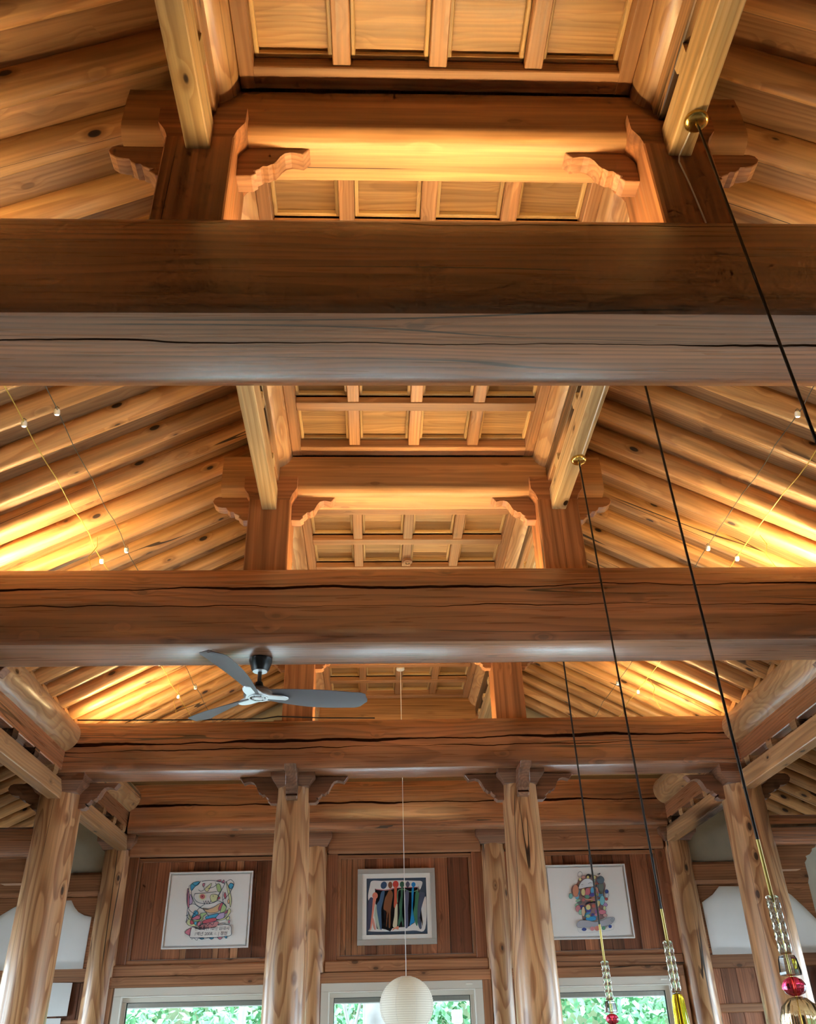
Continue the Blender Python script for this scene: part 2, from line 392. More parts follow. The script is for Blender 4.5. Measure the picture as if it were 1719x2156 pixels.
# side walls with large glazed openings between piers, and the entrance wall behind the camera
def glazed_wall(name, label, p0, p1, wn0, glazed, wm='white_wall'):
    """wall line from p0 to p1 (x, y); sill, piers, head and glass doors"""
    d = Vector((p1[0] - p0[0], p1[1] - p0[1], 0)); L = d.length; ang = math.atan2(d.y, d.x)
    root = empty(name, (p0[0], p0[1], -E), kind='structure', label=label); root.rotation_euler = (0, 0, ang)
    place('sill', box_me(L, .16, .12, 'white_wall', .004), (0, 0, .06), None, root)
    place('head', box_me(L, .16, 1.3, 'plaster' if wm == 'white_wall' else wm, .004), (0, 0, 2.35 + .65), None, root)
    n = max(2, round(L / 2.7)); bw = L / n
    for i in range(n + 1):
        place('pier', box_me(2.23, .18, .24, 'rail', .004), (min(max(i * bw, .12), L - .12), 0, .12), RZ, root)
    for i in range(n):
        if i not in glazed:
            place('wall_panel', box_me(bw, .14, 2.23, wm, 0), (i * bw, 0, 1.235), None, root); continue
        w = empty('window_%d' % (wn0 + i), (0, 0, 0), kind='structure', label='tall daylight window in the %s' % label)
        w.location = (p0[0] + math.cos(ang) * (i * bw), p0[1] + math.sin(ang) * (i * bw), .12); w.rotation_euler = (0, 0, ang)
        x0, x1 = .12, bw - .12
        for xx in (x0, (x0 + x1) / 2 - .03, x1 - .06): place('stile', box_me(2.21, .06, .06, 'window_paint'), (xx + .03, 0, .01), RZ, w)
        for zz in (.04, 2.19): place('rail', box_me(x1 - x0, .06, .07, 'window_paint'), (x0, 0, zz), None, w)
        place('pane', box_me(x1 - x0 - .04, .006, 2.13, 'pane', 0), (x0 + .02, 0, 1.115), None, w)
        pl = bpy.data.lights.new('portal', 'AREA'); pl.shape = 'RECTANGLE'; pl.size = x1 - x0; pl.size_y = 2.2
        pl.cycles.is_portal = True
        po = bpy.data.objects.new('window_%s_offscreen' % name.split('_')[1], pl); link(po)
        ctr = Vector(p0).to_3d() + Vector((math.cos(ang), math.sin(ang), 0)) * (i * bw + bw / 2)
        inward = Vector((-math.sin(ang), math.cos(ang), 0))
        if inward.dot(Vector((CX, 3.5, 0)) - ctr) < 0: inward = -inward
        po.location = ctr + Vector((0, 0, 1.235)) - inward * .04
        po.rotation_euler = inward.to_track_quat('-Z', 'Y').to_euler()
    return n
k = 10
k += glazed_wall('wall_left', 'fan-side aisle wall', (-4.25, -3.3), (-4.25, WY), k, (2, 3, 4))
k += glazed_wall('wall_right', 'pendant-side aisle wall', (4.80, WY), (4.80, -3.3), k, (0, 1, 2))
k += glazed_wall('wall_front', 'entrance wall', (4.80, -3.3), (-4.25, -3.3), k, (), 'white_wall')

gf = empty('wall_gable', (0, -3.3, 0), kind='structure', label='plastered gable above the entrance wall')
place('gable_board', plate_me([(-4.35, 1.6), (4.9, 1.6), (4.9, 1.9), (3.4, 2.75), (1.3, 3.95), (-.75, 3.95), (-2.85, 2.75), (-4.35, 1.9)], .1, 'white_wall', 'gable_board'), (0, 0, 0), None, gf)
# ------------------------------------------------------------------ picture wall
wb = empty('wall_back', (0, WY, 0), kind='structure', label='panelled wooden wall with pictures and three windows')
def wpart(name, x0, x1, z0, z1, y, th, mat, vert=False, bev=.004):
    """board in the wall; y is its front face"""
    if vert: return place(name, box_me(z1 - z0, th, x1 - x0, mat, bev, name), ((x0 + x1) / 2, y - WY + th / 2, z0), RZ, wb)
    return place(name, box_me(x1 - x0, th, z1 - z0, mat, bev, name), (x0, y - WY + th / 2, (z0 + z1) / 2), None, wb)
BAYX = [(-2.66, -.76, -2.60, -.86), (-.52, 1.17, -.545, 1.085), (1.41, 3.20, 1.45, 3.08)]
for i, (x0, x1, w0, w1) in enumerate(BAYX):
    lint = wpart('lintel', x0, x1, 1.775, 2.02, 9.855, .14, 'rail', bev=.02)
    # frame round the plank field
    wpart('stile', x0, x0 + .12, .74, 1.775, 9.885, .06, 'plank', True); wpart('stile', x1 - .12, x1, .74, 1.775, 9.885, .06, 'plank', True)
    for a, b_ in ((x0 + .12, x0 + .155), (x1 - .155, x1 - .12)): wpart('bead', a, b_, .76, 1.76, 9.895, .05, 'rail', True)
    wpart('bead', x0 + .12, x1 - .12, 1.725, 1.765, 9.893, .05, 'rail'); wpart('bead', x0 + .12, x1 - .12, .745, .785, 9.893, .05, 'rail')
    x = x0 + .155
    while x < x1 - .156:
        tone_ = rnd.choice(('plank', 'plank_dark', 'plank', 'plank_dark', 'plank_light', 'plank'))
        w = min(rnd.choice((.06, .08)) if tone_ == 'plank_light' else rnd.choice((.14, .17, .19, .15, .12)), x1 - .155 - x)
        if x1 - .155 - (x + w) < .05: w = x1 - .155 - x
        wpart('plank', x + .0015, x + w - .0015, .75, 1.76, 9.91 + rnd.uniform(0, .004), .03, tone_, True, .003); x += w
    wpart('sill_rail', x0, x1, .635, .745, 9.865, .12, 'rail', bev=.012)
    wpart('casing', w0 - .09, w1 + .09, .54, .635, 9.845, .12, 'rail', bev=.004)
    wpart('casing', w0 - .09, w0, -1.6, .54, 9.845, .12, 'rail', True); wpart('casing', w1, w1 + .09, -1.6, .54, 9.845, .12, 'rail', True)
wpart('backing', -2.95, 3.5, 0.545, 2.6, 9.95, .10, 'shell')
for xa, xb in ((-4.25, -2.95), (3.5, 4.80)): wpart('backing', xa, xb, .545, .735, 9.95, .10, 'shell'); wpart('backing', xa, xb, 1.39, 2.6, 9.95, .10, 'shell')
wpart('backing', -4.25, -2.69, -1.6, .55, 9.95, .10, 'shell'); wpart('backing', 3.17, 4.8, -1.6, .55, 9.95, .10, 'shell')
wpart('backing', -.77, -.635, -1.6, .55, 9.95, .10, 'shell'); wpart('backing', 1.175, 1.36, -1.6, .55, 9.95, .10, 'shell')
place('gable_plaster', plate_me([(-2.9, 2.45), (3.45, 2.45), (3.45, 2.75), (1.3, 3.95), (-.75, 3.95), (-2.9, 2.75)], .05, 'plaster', 'gable_plaster'), (0, .10, 0), None, wb)
wpart('gable_board', -1.2, 1.75, 2.45, 3.3, 9.96, .05, 'beam')
# aisle ends of the picture wall
for sgn, xa, xb in ((-1, -4.25, -2.84), (1, 3.42, 4.80)):
    wpart('plaster_panel', xa, xb, 1.62, 2.62, 9.93, .04, 'plaster')
    place('wall_plate', prism_me([(.08, 1.63), (-.06, 1.63), (-.09, 1.60), (-.09, 1.44), (-.04, 1.39), (.08, 1.39)], xb - xa, 'rail', 4, 'wall_plate', .004, 3), (xa, 0, 0), None, wb)
    wpart('rail', xa, xb, .60, .735, 9.90, .07, 'rail', bev=.01)
    x = xa
    while x < xb - .02:
        w = min(rnd.choice((.16, .2, .18)), xb - x)
        wpart('plank', x + .002, x + w - .002, -1.6, .6, 9.93 + rnd.uniform(0, .004), .03, rnd.choice(('plank', 'plank_dark')), True, .003); x += w
    wpart('rail', xa, xb, .20, .28, 9.91, .05, 'rail', bev=.008)

# windows of the picture wall
for i, (x0, x1, w0, w1) in enumerate(BAYX):
    w = empty('window_%d' % (i + 1), (0, 9.86, 0), kind='structure', label=['beige framed window below the scribbled face picture', 'beige framed window behind the paper lantern', 'beige framed window below the collage figure picture'][i])
    def wp(name, a, b_, z0, z1, y, th, mat, vert=False, bev=.003):
        if vert: return place(name, box_me(z1 - z0, th, b_ - a, mat, bev, name), ((a + b_) / 2, y + th / 2, z0), RZ, w)
        return place(name, box_me(b_ - a, th, z1 - z0, mat, bev, name), (a, y + th / 2, (z0 + z1) / 2), None, w)
    t = .075
    wp('frame', w0, w1, .54 - t, .54, -.015, .10, 'window_paint'); wp('frame', w0, w1, -1.58, -1.5, -.015, .10, 'window_paint')
    wp('frame', w0, w0 + t, -1.5, .54 - t, -.015, .10, 'window_paint', True); wp('frame', w1 - t, w1, -1.5, .54 - t, -.015, .10, 'window_paint', True)
    e = .012
    wp('frame_bead', w0 + t, w1 - t, .54 - t - e, .54 - t, -.022, .06, 'window_edge', bev=.002)
    wp('frame_bead', w0 + t, w0 + t + e, -1.5, .54 - t - e, -.022, .06, 'window_edge', True, .002); wp('frame_bead', w1 - t - e, w1 - t, -1.5, .54 - t - e, -.022, .06, 'window_edge', True, .002)
    a, b_, zt = w0 + t + e, w1 - t - e, .54 - t - e; s = .042
    wp('sash', a, b_, zt - s, zt, .01, .05, 'window_paint'); wp('sash', a, a + s, -1.5, zt - s, .01, .05, 'window_paint', True); wp('sash', b_ - s, b_, -1.5, zt - s, .01, .05, 'window_paint', True)
    wp('seal', a + s, b_ - s, zt - s - .005, zt - s, .02, .03, 'seal', bev=0); wp('seal', a + s, a + s + .006, -1.5, zt - s - .005, .02, .03, 'seal', True, 0); wp('seal', b_ - s - .006, b_ - s, -1.5, zt - s - .005, .02, .03, 'seal', True, 0)
    wp('pane', a + s, b_ - s, -1.5, zt - s, .034, .005, 'pane', bev=0)
    wp('latch', w1 - .17, w1 - .10, .50, .513, -.03, .02, 'window_edge', bev=.002)
    pl = bpy.data.lights.new('portal', 'AREA'); pl.shape = 'RECTANGLE'; pl.size = w1 - w0 - .2; pl.size_y = 1.95; pl.cycles.is_portal = True
    po = bpy.data.objects.new('window_portal', pl); link(po); po.location = ((w0 + w1) / 2, 9.98, E - .55); po.rotation_euler = (R(-90), 0, 0)

# roof shell: decks over the rafters, one board for each gap
def zraf(dx, base=3.66):      # underside of the rafters at distance dx outside the upper purlin line
    return base - SL * dx
RADJ = .072
SECL = math.sqrt(1 + SL * SL); ANG = math.atan(SL)
for side, sgn, xp, xs in ((FAN, -1, XL, SXL), (PEN, 1, XR, SXR)):
    rf = empty('roof_' + ('left' if sgn < 0 else 'right'), (xp, 0, 3.66 + 2 * RADJ * SECL), kind='structure', label='%s roof slope of dark boards over the rafters' % side)
    L = (abs(xs - xp) + .45) * SECL
    rot = (0, ANG, 0) if sgn > 0 else (0, math.pi - ANG, 0)
    y = -3.25
    while y < 10.3:
        w = .295 if y > -.5 else .6
        place('roof_board', box_me(L + .12, w - .003, .03, 'deck', 0, 'roof_board'), (-sgn * .12, y + w / 2, .02 + rnd.uniform(0, .004)), rot, rf)
        y += w
    # plaster closing the rafter ends above the side purlin
    place('plaster_infill', box_me(13.4, .05, .30, 'plaster', 0), (xs - xp + sgn * .14, -3.2, zraf(abs(xs - xp)) - 3.66 - 2 * RADJ * SECL + .06), RY, rf)
    # aisle slope
    ar = empty('aisle_roof_' + ('left' if sgn < 0 else 'right'), (xs, 0, 2.665), kind='structure', label='%s aisle slope of boards over the outer rafters' % side)
    aA = math.atan(.5); LA = 1.75 / math.cos(aA)
    rot2 = (0, aA, 0) if sgn > 0 else (0, math.pi - aA, 0)
    y = -3.25
    while y < 10.3:
        w = .31 if y > 4 else 1.2
        place('roof_board', box_me(LA, w - .003, .03, 'deck', 0, 'roof_board'), (sgn * .05, y + w / 2, .0), rot2, ar); y += w
# flat lid above the coffers (unseen boards that carry them)
cl = empty('ceiling_lid', (0, 0, 3.78), kind='structure', label='rough boards lying above the coffered ceiling')
for i in range(6): place('lid_board', box_me(13.5, .42, .03, 'deck', 0), (-.85 + .2 + i * .42, -3.25, 0), RY, cl)

# ------------------------------------------------------------------ crossbeams
BP = [(-.15, 2.575), (-.20, 2.56), (-.238, 2.50), (-.252, 2.40), (-.262, 2.25), (-.266, 2.13), (-.264, 2.065), (-.252, 2.040), (-.225, 2.031), (-.1, 2.030), (.05, 2.030), (.10, 2.045), (.17, 2.09), (.215, 2.17), (.23, 2.30), (.225, 2.46), (.18, 2.56), (.1, 2.575)]
def beam_prof(zb, zt): return [(y, zb + (z - 2.03) / .545 * (zt - zb)) for y, z in BP]
BEAM = [None, (2.03, 2.575), (2.03, 2.575), (2.03, 2.49), (1.985, 2.52)]
blab = ['', 'massive brown crossbeam with long cracks, one bay before the ceiling fan crossbeam', 'brown crossbeam from whose pale underside the ceiling fan hangs', 'brown crossbeam resting on two bare inner log columns', 'brown crossbeam set into the picture wall above the pictures']
beams = {}
for k in range(1, 5):
    zb, zt = BEAM[k]; x0, x1 = (-3.02, 3.56) if k < 4 else (-2.66, 3.22)
    beams[k] = tag(place('crossbeam', prism_me(beam_prof(zb, zt), x1 - x0, 'beam_%d' % k, 14, 'crossbeam', .012, k), (x0, YF[k], 0)), blab[k], 'beam', 'main crossbeams')
# upper crossbeams
JP = [(-.075, 3.52), (-.108, 3.50), (-.115, 3.42), (-.115, 3.262), (-.108, 3.238), (-.085, 3.214), (-.05, 3.205), (.11, 3.205), (.122, 3.22), (.122, 3.49), (.07, 3.52)]
for k in range(1, 5):
    x0, x1 = CX - 1.315, CX + 1.315
    prof = JP if k < 4 else [(-.10, 3.53), (-.115, 3.50), (-.12, 3.2), (-.11, 3.0), (.05, 3.0), (.05, 3.53)]
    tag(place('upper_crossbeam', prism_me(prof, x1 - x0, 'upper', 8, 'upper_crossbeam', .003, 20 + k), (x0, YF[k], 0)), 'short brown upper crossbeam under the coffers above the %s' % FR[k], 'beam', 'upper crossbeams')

# ------------------------------------------------------------------ carved brackets, capitals, short posts
IN = [(0, -.19), (.068, -.19), (.088, -.172), (.060, -.148), (.084, -.157), (.104, -.142), (.111, -.122), (.132, -.13), (.148, -.108), (.157, -.114), (.170, -.086), (.178, -.060), (.196, -.038), (.222, -.030), (.248, -.036), (.272, -.045), (.303, -.004), (0, 0)]
OUT = [(0, -.19), (.06, -.19), (.09, -.165), (.052, -.142), (.088, -.150), (.12, -.135), (.126, -.118), (.150, -.124), (.172, -.106), (.176, -.086), (.200, -.090), (.235, -.082), (.262, -.060), (.272, -.035), (.262, -.012), (.238, 0), (0, 0)]
def bracket_me(kind, s, th, mat='bracket'):
    def mk():
        bm = bmesh.new(); pr = [(x * s, z * s) for x, z in (IN if kind == 'in' else OUT)]
        a = [bm.verts.new((x, -th / 2, z)) for x, z in pr]; b_ = [bm.verts.new((x, th / 2, z)) for x, z in pr]; n = len(pr)
        for j in range(n): bm.faces.new((a[j], a[(j + 1) % n], b_[(j + 1) % n], b_[j]))
        bm.faces.new(a[::-1]); bm.faces.new(b_)
        bmesh.ops.bevel(bm, geom=[e for e in bm.edges if abs((e.verts[0].co - e.verts[1].co).y) < 1e-6], offset=.003, segments=1, affect='EDGES')
        return finish(bm, 'carved_bracket', mat, smooth=True, angle=25)
    return cached(('br', kind, s, th, mat), mk)
CAPL = [(0, .268, .292), (.012, .272, .296), (.04, .292, .304), (.08, .345, .312), (.088, .352, .314), (.18, .356, .316)]
for k in range(1, 4):
    zt = BEAM[k][1]
    for side, sgn, xp in ((FAN, -1, XL), (PEN, 1, XR)):
        lab = 'square %s king post with carved brackets standing on the %s' % (side, FR[k])
        p = empty('king_post', (xp, YF[k], zt), lab, 'post', 'short posts on the crossbeams')
        h = 3.125 - zt
        place('shaft', box_me(h + .02, .275, .30, 'post', .006), (0, 0, -.02), (R(90), R(-90), 0), p)
        me = cached('cap', lambda: loft_me(CAPL, 'post', 'capital')); place('capital', me, (0, 0, h - .005), None, p)
        place('carved_bracket', bracket_me('in', 1.0, .08), (-sgn * .13, 0, 3.213 - zt), (0, 0, 0) if sgn < 0 else (0, 0, math.pi), p)
        place('carved_bracket', bracket_me('out', 1.0, .08), (sgn * .13, 0, 3.213 - zt), (0, 0, math.pi) if sgn < 0 else (0, 0, 0), p)

# ------------------------------------------------------------------ upper purlin stacks
def blocks(root, n, L, w, z0, z1, mat):
    me = cached(('soro', w, round(z1 - z0, 3), mat), lambda: loft_me([(0, .075, w * .82), (.02, .10, w), (z1 - z0, .105, w * 1.02)], mat, 'bearing_block'))
    for i in range(n): place('bearing_block', me, (L * (i + .5) / n, 0, z0), None, root)
for b in range(4):
    y0 = YF[b] + .135; y1 = YF[b + 1] - .128; L = y1 - y0
    for side, sgn, xp in ((FAN, -1, XL), (PEN, 1, XR)):
        ph = '%s %s' % (side, BAYS[b])
        lo = empty('purlin_tie', (xp, y0, 3.04), 'pale square tie below the upper %s purlin %s' % (side, BAYS[b]), 'timber', 'ties under the upper purlins'); lo.rotation_euler = RY
        place('lower_timber', box_me(L, .096, .165, 'pale', .005), (0, 0, .0825), None, lo)
        blocks(lo, 4, L, .096, .165, .225, 'pale')
        place('upper_timber', box_me(L, .10, .14, 'timber', .005), (0, 0, .295), None, lo)
        tag(place('purlin_log', log_me(YF[b + 1] - YF[b], .13, .127, 'sidelog', 40 + b, 24, 10, .015), (xp, YF[b], 3.52), RY), 'upper %s round purlin log beside the coffers %s' % (side, BAYS[b]), 'log', 'upper purlin logs')

# ------------------------------------------------------------------ coffered ceiling
X0, X1 = -.572, 1.118
nb = 3; BW = .076; BORD = .066
PW = (X1 - X0 - 2 * BORD - nb * BW) / 4
for b in range(4):
    y0 = YF[b] + .12; y1 = YF[b + 1] - .115
    ce = empty('ceiling', (0, 0, 3.505), kind='structure', label='coffered wooden ceiling %s' % BAYS[b])
    rows = 5 if b < 3 else 4
    bt = .085
    RP = (y1 - y0 - 2 * .1 - (rows - 1) * bt) / rows
    for x in (X0, X1 - BORD): place('border_bar', box_me(y1 - y0, BORD, .10, 'coffer', .004), (x + BORD / 2, y0, .05), RY, ce)
    for y in (y0 + .05, y1 - .05): place('border_bar', box_me(X1 - X0 - .002, .10, .098, 'coffer', .004), (X0 + .001, y, .0515), None, ce)
    ys = [y0 + .1 + i * (RP + bt) for i in range(rows)]
    for i in range(1, rows): place('cross_bar', box_me(X1 - X0 - 2 * BORD, bt, .05, 'coffer', .004), (X0 + BORD, ys[i] - bt / 2, .035), None, ce)
    xs_ = [X0 + BORD + i * (PW + BW) for i in range(4)]
    for i in range(1, 4): place('long_bar', box_me(y1 - y0 - .2, BW, .05, 'coffer', .004), (xs_[i] - BW / 2, y0 + .1, .042), RY, ce)
    ml = .02
    for x in xs_:
        for y in ys:
            pn = place('coffer_panel', box_me(PW + .01, RP + .01, .012, 'panel', 0), (x - .005, y + RP / 2, .105), None, ce)
            for q in (ml / 2 + .005, RP + .005 - ml / 2): place('moulding', box_me(PW, ml, .03, 'moulding', .004), (.005, q - RP / 2 - .005, -.022), None, pn)
            for q in (ml / 2 + .005, PW + .005 - ml / 2): place('moulding', box_me(RP - .0, ml, .031, 'moulding', .004), (q, -RP / 2, -.022), RY, pn)

# ------------------------------------------------------------------ rafters
RM = [log_me((abs(SXL - XL) + .62) * SECL, RADJ + rnd.uniform(-.004, .003), RADJ + rnd.uniform(-.003, .008), 'log', 60 + i, 14, 12, .03, name='rafter') for i in range(6)]
AM = [log_me(1.43 * math.sqrt(1.25), .078, .07, 'log', 80 + i, 14, 8, .03, name='aisle_rafter') for i in range(4)]
for side, sgn, xp, xs in ((FAN, -1, XL, SXL), (PEN, 1, XR, SXR)):
    y = -.28
    i = 0
    while y < 9.86:
        b = max(0, min(3, sum(1 for q in YF[1:4] if y > q)))
        zc = 3.66 + RADJ * SECL
        x0 = xp - sgn * .10; o = place('rafter', RM[(i * 5 + (sgn > 0) * 2) % 6], (x0, y + rnd.uniform(-.012, .012), zc + .10 * SL), (rnd.choice((0, 2, 4)), ANG, 0) if sgn > 0 else (rnd.choice((0, 2, 4)), math.pi - ANG, 0))
        tag(o, 'round %s log rafter %s' % (side, BAYS[b]), 'rafter', '%s rafters %s' % (side, BAYS[b]))
        y += .294; i += 1
    y = 3.10; i = 0
    while y < 9.85:
        b = max(1, min(3, sum(1 for q in YF[1:4] if y > q)))
        o = place('aisle_rafter', AM[i % 4], (xs + sgn * .02, y + rnd.uniform(-.01, .01), 2.575), (rnd.choice((0, 2, 4)), math.atan(.5), 0) if sgn > 0 else (rnd.choice((0, 2, 4)), math.pi - math.atan(.5), 0))
        tag(o, 'lower %s round rafter over the aisle %s' % (side, BAYS[b]), 'rafter', '%s aisle rafters %s' % (side, BAYS[b]))
        y += .294; i += 1

# ------------------------------------------------------------------ side purlin stacks over the outer columns
for b in range(4):
    y0 = YF[b] + .16; y1 = YF[b + 1] - .15; L = y1 - y0
    for side, sgn, xs in ((FAN, -1, SXL), (PEN, 1, SXR)):
        lo = empty('purlin_tie', (xs, y0, 1.833), 'square tie timber with bearing blocks spanning outer %s columns %s' % (side, BAYS[b]), 'timber', 'ties under the side purlins'); lo.rotation_euler = RY
        place('lower_timber', box_me(L, .11, .15, 'timber', .006), (0, 0, .075), None, lo)
        blocks(lo, 5, L, .10, .15, .222, 'timber')
        place('upper_timber', box_me(L, .095, .17, 'beam', .006), (0, 0, .30), None, lo)
        tag(place('side_purlin_log', log_me(YF[b + 1] - YF[b] - .08, .152, .148, 'sidelog', 50 + b, 28, 12, .02), (xs, YF[b] + .04, 2.352), RY), 'round side purlin log under the %s rafter ends %s' % (side, BAYS[b]), 'log', 'side purlin logs')

# ------------------------------------------------------------------ columns
CAPC = [(0, .29, .29), (.01, .30, .30), (.035, .33, .33), (.07, .39, .39), (.08, .40, .40), (.15, .405, .405)]
def column(x, y, rt, rb, ztop, label, group, dirs, seed, bs=1.3, th=.10, capm='capwood', zcap=None):
    c = empty('column', (x, y, -E), label, 'column', group)
    h = ztop + E
    place('shaft', log_me(h, rb, rt, 'column', seed, 32, 18, .012, .006, name='shaft'), (0, 0, 0), RZ, c)
    me = cached(('capc', round(rt, 3), capm), lambda: loft_me([(z, wx * rt / .15, wy * rt / .15) for z, wx, wy in CAPC], capm, 'capital')); place('capital', me, (0, 0, h - .004), None, c)
    for d in dirs:
        a = {'+x': 0, '-x': math.pi, '-y': -math.pi / 2, '+y': math.pi / 2}[d[1:]]
        v = Vector((math.cos(a), math.sin(a), 0)) * (rt * .8)
        place('carved_bracket', bracket_me('in' if d[0] == 'i' else 'out', bs, th, 'capwood'), (v.x, v.y, h + .10), (0, 0, a), c)
    return c
for k in (1, 2, 3):
    column(SXL, YF[k], .178, .195, 1.895, 'thick outer log column on the fan side carrying the %s' % FR[k], 'outer log columns', ('i+x', 'o-x'), 90 + k, 1.15, .09)
    column(SXR, YF[k], .178, .200, 1.895, 'thick outer log column on the pendant side carrying the %s' % FR[k], 'outer log columns', ('i-x', 'o+x'), 95 + k, 1.15, .09)
column(-.711, YF[3], .142, .188, 1.925, 'bare inner log column with front bracket, left of lantern, swirling grain'.replace(' left of lantern,', ' on the fan side,'), 'inner log columns', ('i+x', 'i-x', 'i-y'), 101, 1.2, .095)
column(1.279, YF[3], .152, .192, 1.925, 'bare inner log column with front bracket on the pendant side, swirling grain', 'inner log columns', ('i+x', 'i-x', 'i-y'), 102, 1.2, .095)
column(-2.78, WY, .15, .158, 1.85, 'log column in the picture wall at its fan-side corner', 'picture-wall columns', (), 103)
column(3.34, WY, .15, .162, 1.85, 'log column in the picture wall at its pendant-side corner', 'picture-wall columns', (), 104)
column(-.637, WY, .125, .135, 1.85, 'slim log column between scribbled face picture and silhouettes picture', 'picture-wall columns', (), 105)
column(1.29, WY, .14, .145, 1.85, 'slim log column between silhouettes picture and collage figure picture', 'picture-wall columns', (), 106)

# aisle tie beams from the outer columns to the aisle walls
for k in (2, 3):
    for side, sgn, xs, xw in ((FAN, -1, SXL, -4.25), (PEN, 1, SXR, 4.80)):
        L = abs(xw - xs) - .13
        tb = empty('aisle_beam', (xs + sgn * .13, YF[k], 1.38), '%s aisle beam with stepped bracket below, beside the %s' % (side, FR[k]), 'beam', 'aisle tie beams'); tb.rotation_euler = (0, 0, 0 if sgn > 0 else math.pi)
        place('timber', prism_me(rr(.22, .25, .05), L, 'beam', 5, 'timber', .004, 5), (0, 0, 0), None, tb)
        pr = [(0, -.19), (.20, -.19), (.22, -.165), (.21, -.15), (.245, -.135), (.265, -.11), (.26, -.09), (.30, -.075), (.325, -.05), (.33, -.03), (.36, -.02), (.37, 0), (0, 0)]
        place('carved_bracket', cached('stepbr', lambda: plate_me(pr, .11, 'bracket', 'carved_bracket')), (0.02, 0, 0), None, tb)

# ------------------------------------------------------------------ LED strips on the beam tops
for k in range(1, 4):
    zt = BEAM[k][1]
    for nm, a, b_, yy in (('along the fan-side end', -2.55, -1.75, -.06), ('between the king posts', -.48, 1.03, .05), ('along the pendant-side end', 2.30, 3.10, -.06)):
        osc = '_offscreen' if k == 1 and 'between' not in nm else ''
        s = empty('light_strip' + osc, (a, YF[k] + yy, zt), 'thin warm LED strip on top of the %s %s' % (FR[k], nm), 'light strip', 'LED strips on the crossbeams')
        place('profile', box_me(b_ - a, .03, .006, 'bulb_body', 0), (0, 0, .003), None, s)
        place('diffuser' + osc, box_me(b_ - a - .01, .02, .006, 'led_soft' if 'between' in nm else 'led', 0), (.005, 0, .009), None, s)

# ------------------------------------------------------------------ cable lights under the rafters
ZW = 2.87
for side, xs_ in ((FAN, (-.649 * ZW, -.578 * ZW)), (PEN, (.798 * ZW, .888 * ZW))):
    for j, x in enumerate(xs_):
        inner = (j == 1) if side == FAN else (j == 0)
        mt = 'grey_wire' if inner else 'gold_wire'
        pts = []; n = 60
        for i in range(n + 1):
            yy = -.3 + 10.0 * i / n; pts.append((x + .006 * math.sin(i * 1.7), yy, ZW - .02 * abs(math.sin(i * .31)) + .004 * math.sin(i * 2.1)))
        c = tag(place('cable', tube_me([(p[0], p[1], p[2] - ZW) for p in pts], .0028 if inner else .0034, mt, 6, 'cable'), (0, 0, ZW)), '%s %s lamp cable strung under the %s rafters' % ('dark inner' if inner else 'golden outer', 'low-voltage', side), 'cable')
        offs = (3.57, 5.04, 7.62) if inner else (3.67, 5.19, 7.86)
        for q, yy in enumerate(offs):
            bl = empty('cable_lamp', (x, yy, ZW - .012), 'tiny white spot lamp on the %s %s cable %s' % (side, 'dark inner' if inner else 'golden outer', ['just past the cracked crossbeam', 'above the fan crossbeam', 'above the column-carried crossbeam'][q]), 'lamp', 'cable spot lamps')
            bl.rotation_euler = (R(25), 0, 0)
            place('socket', cached('sock', lambda: lathe_me([(.007, .0), (.013, -.004), (.015, -.012), (.015, -.030), (.012, -.032)], 'bulb_body', 16, 'socket')), (0, 0, .006), None, bl)
            place('lens', cached('lens', lambda: lathe_me([(.011, -.0), (.0105, -.003), (.006, -.005)], 'bulb_face', 16, 'lens')), (0, 0, -.026), None, bl)
            place('clip', cached('clip', lambda: tube_me([(-.012, 0, .004), (0, 0, .014), (.012, 0, .004)], .0025, 'grey_wire', 6, 'clip')), (0, 0, .004), None, bl)
    for kk in (2, 3):
        xa = xs_[0] if side == FAN else xs_[1]
        y0 = YF[kk] - .1
        tag(place('feed_wire', tube_me([(0, 0, 0), (.02, -.02, -.08), (-.015, -.04, -.17), (.03, -.05, -.29)], .0025, 'gold_wire', 6, 'feed_wire'), (xa + .05, y0, ZW - .01)), 'thin feed wire dropping from the %s cable onto the %s' % (side, FR[kk]), 'cable')

# ------------------------------------------------------------------ ceiling fan under the fan crossbeam
FX, FY, FZ = -.70, 4.97, 2.03
fan = empty('ceiling_fan', (FX, FY, FZ), 'three-bladed grey ceiling fan with black rod under the fan crossbeam', 'fan')
place('canopy', lathe_me([(.070, 0), (.071, -.012), (.066, -.03), (.055, -.065), (.046, -.078), (.03, -.08)], 'black', 32, 'canopy'), (0, 0, 0), None, fan)
place('canopy_plate', lathe_me([(.044, -.0), (.044, -.004), (.02, -.005)], 'silver', 32, 'canopy_plate'), (0, 0, -.077), None, fan)
place('rod', lathe_me([(.0125, -.07), (.0125, -.165)], 'black', 16, 'rod'), (0, 0, 0), None, fan)
place('collar', lathe_me([(.016, -.145), (.022, -.15), (.032, -.185), (.034, -.196)], 'black', 24, 'collar'), (0, 0, 0), None, fan)
place('motor', lathe_me([(.034, -.186), (.075, -.196), (.090, -.215), (.088, -.235), (.06, -.242)], 'fanwood', 32, 'motor'), (0, 0, 0), None, fan)
def fan_plate():
    bm = bmesh.new(); top = []; bot = []
    for i in range(72):
        a = 2 * math.pi * i / 72; c = (1 + math.cos(3 * (a - R(13)))) / 2
        r = .075 + .11 * c ** 2.6
        top.append(bm.verts.new((r * math.cos(a), r * math.sin(a), -.236))); bot.append(bm.verts.new((r * .985 * math.cos(a), r * .985 * math.sin(a), -.245 + .004 * c)))
    for j in range(72): bm.faces.new((top[j], top[(j + 1) % 72], bot[(j + 1) % 72], bot[j]))
    bm.faces.new(top); bm.faces.new(bot[::-1]); return finish(bm, 'hub_plate', 'silver')
hp = place('hub_plate', fan_plate(), (0, 0, 0), None, fan)
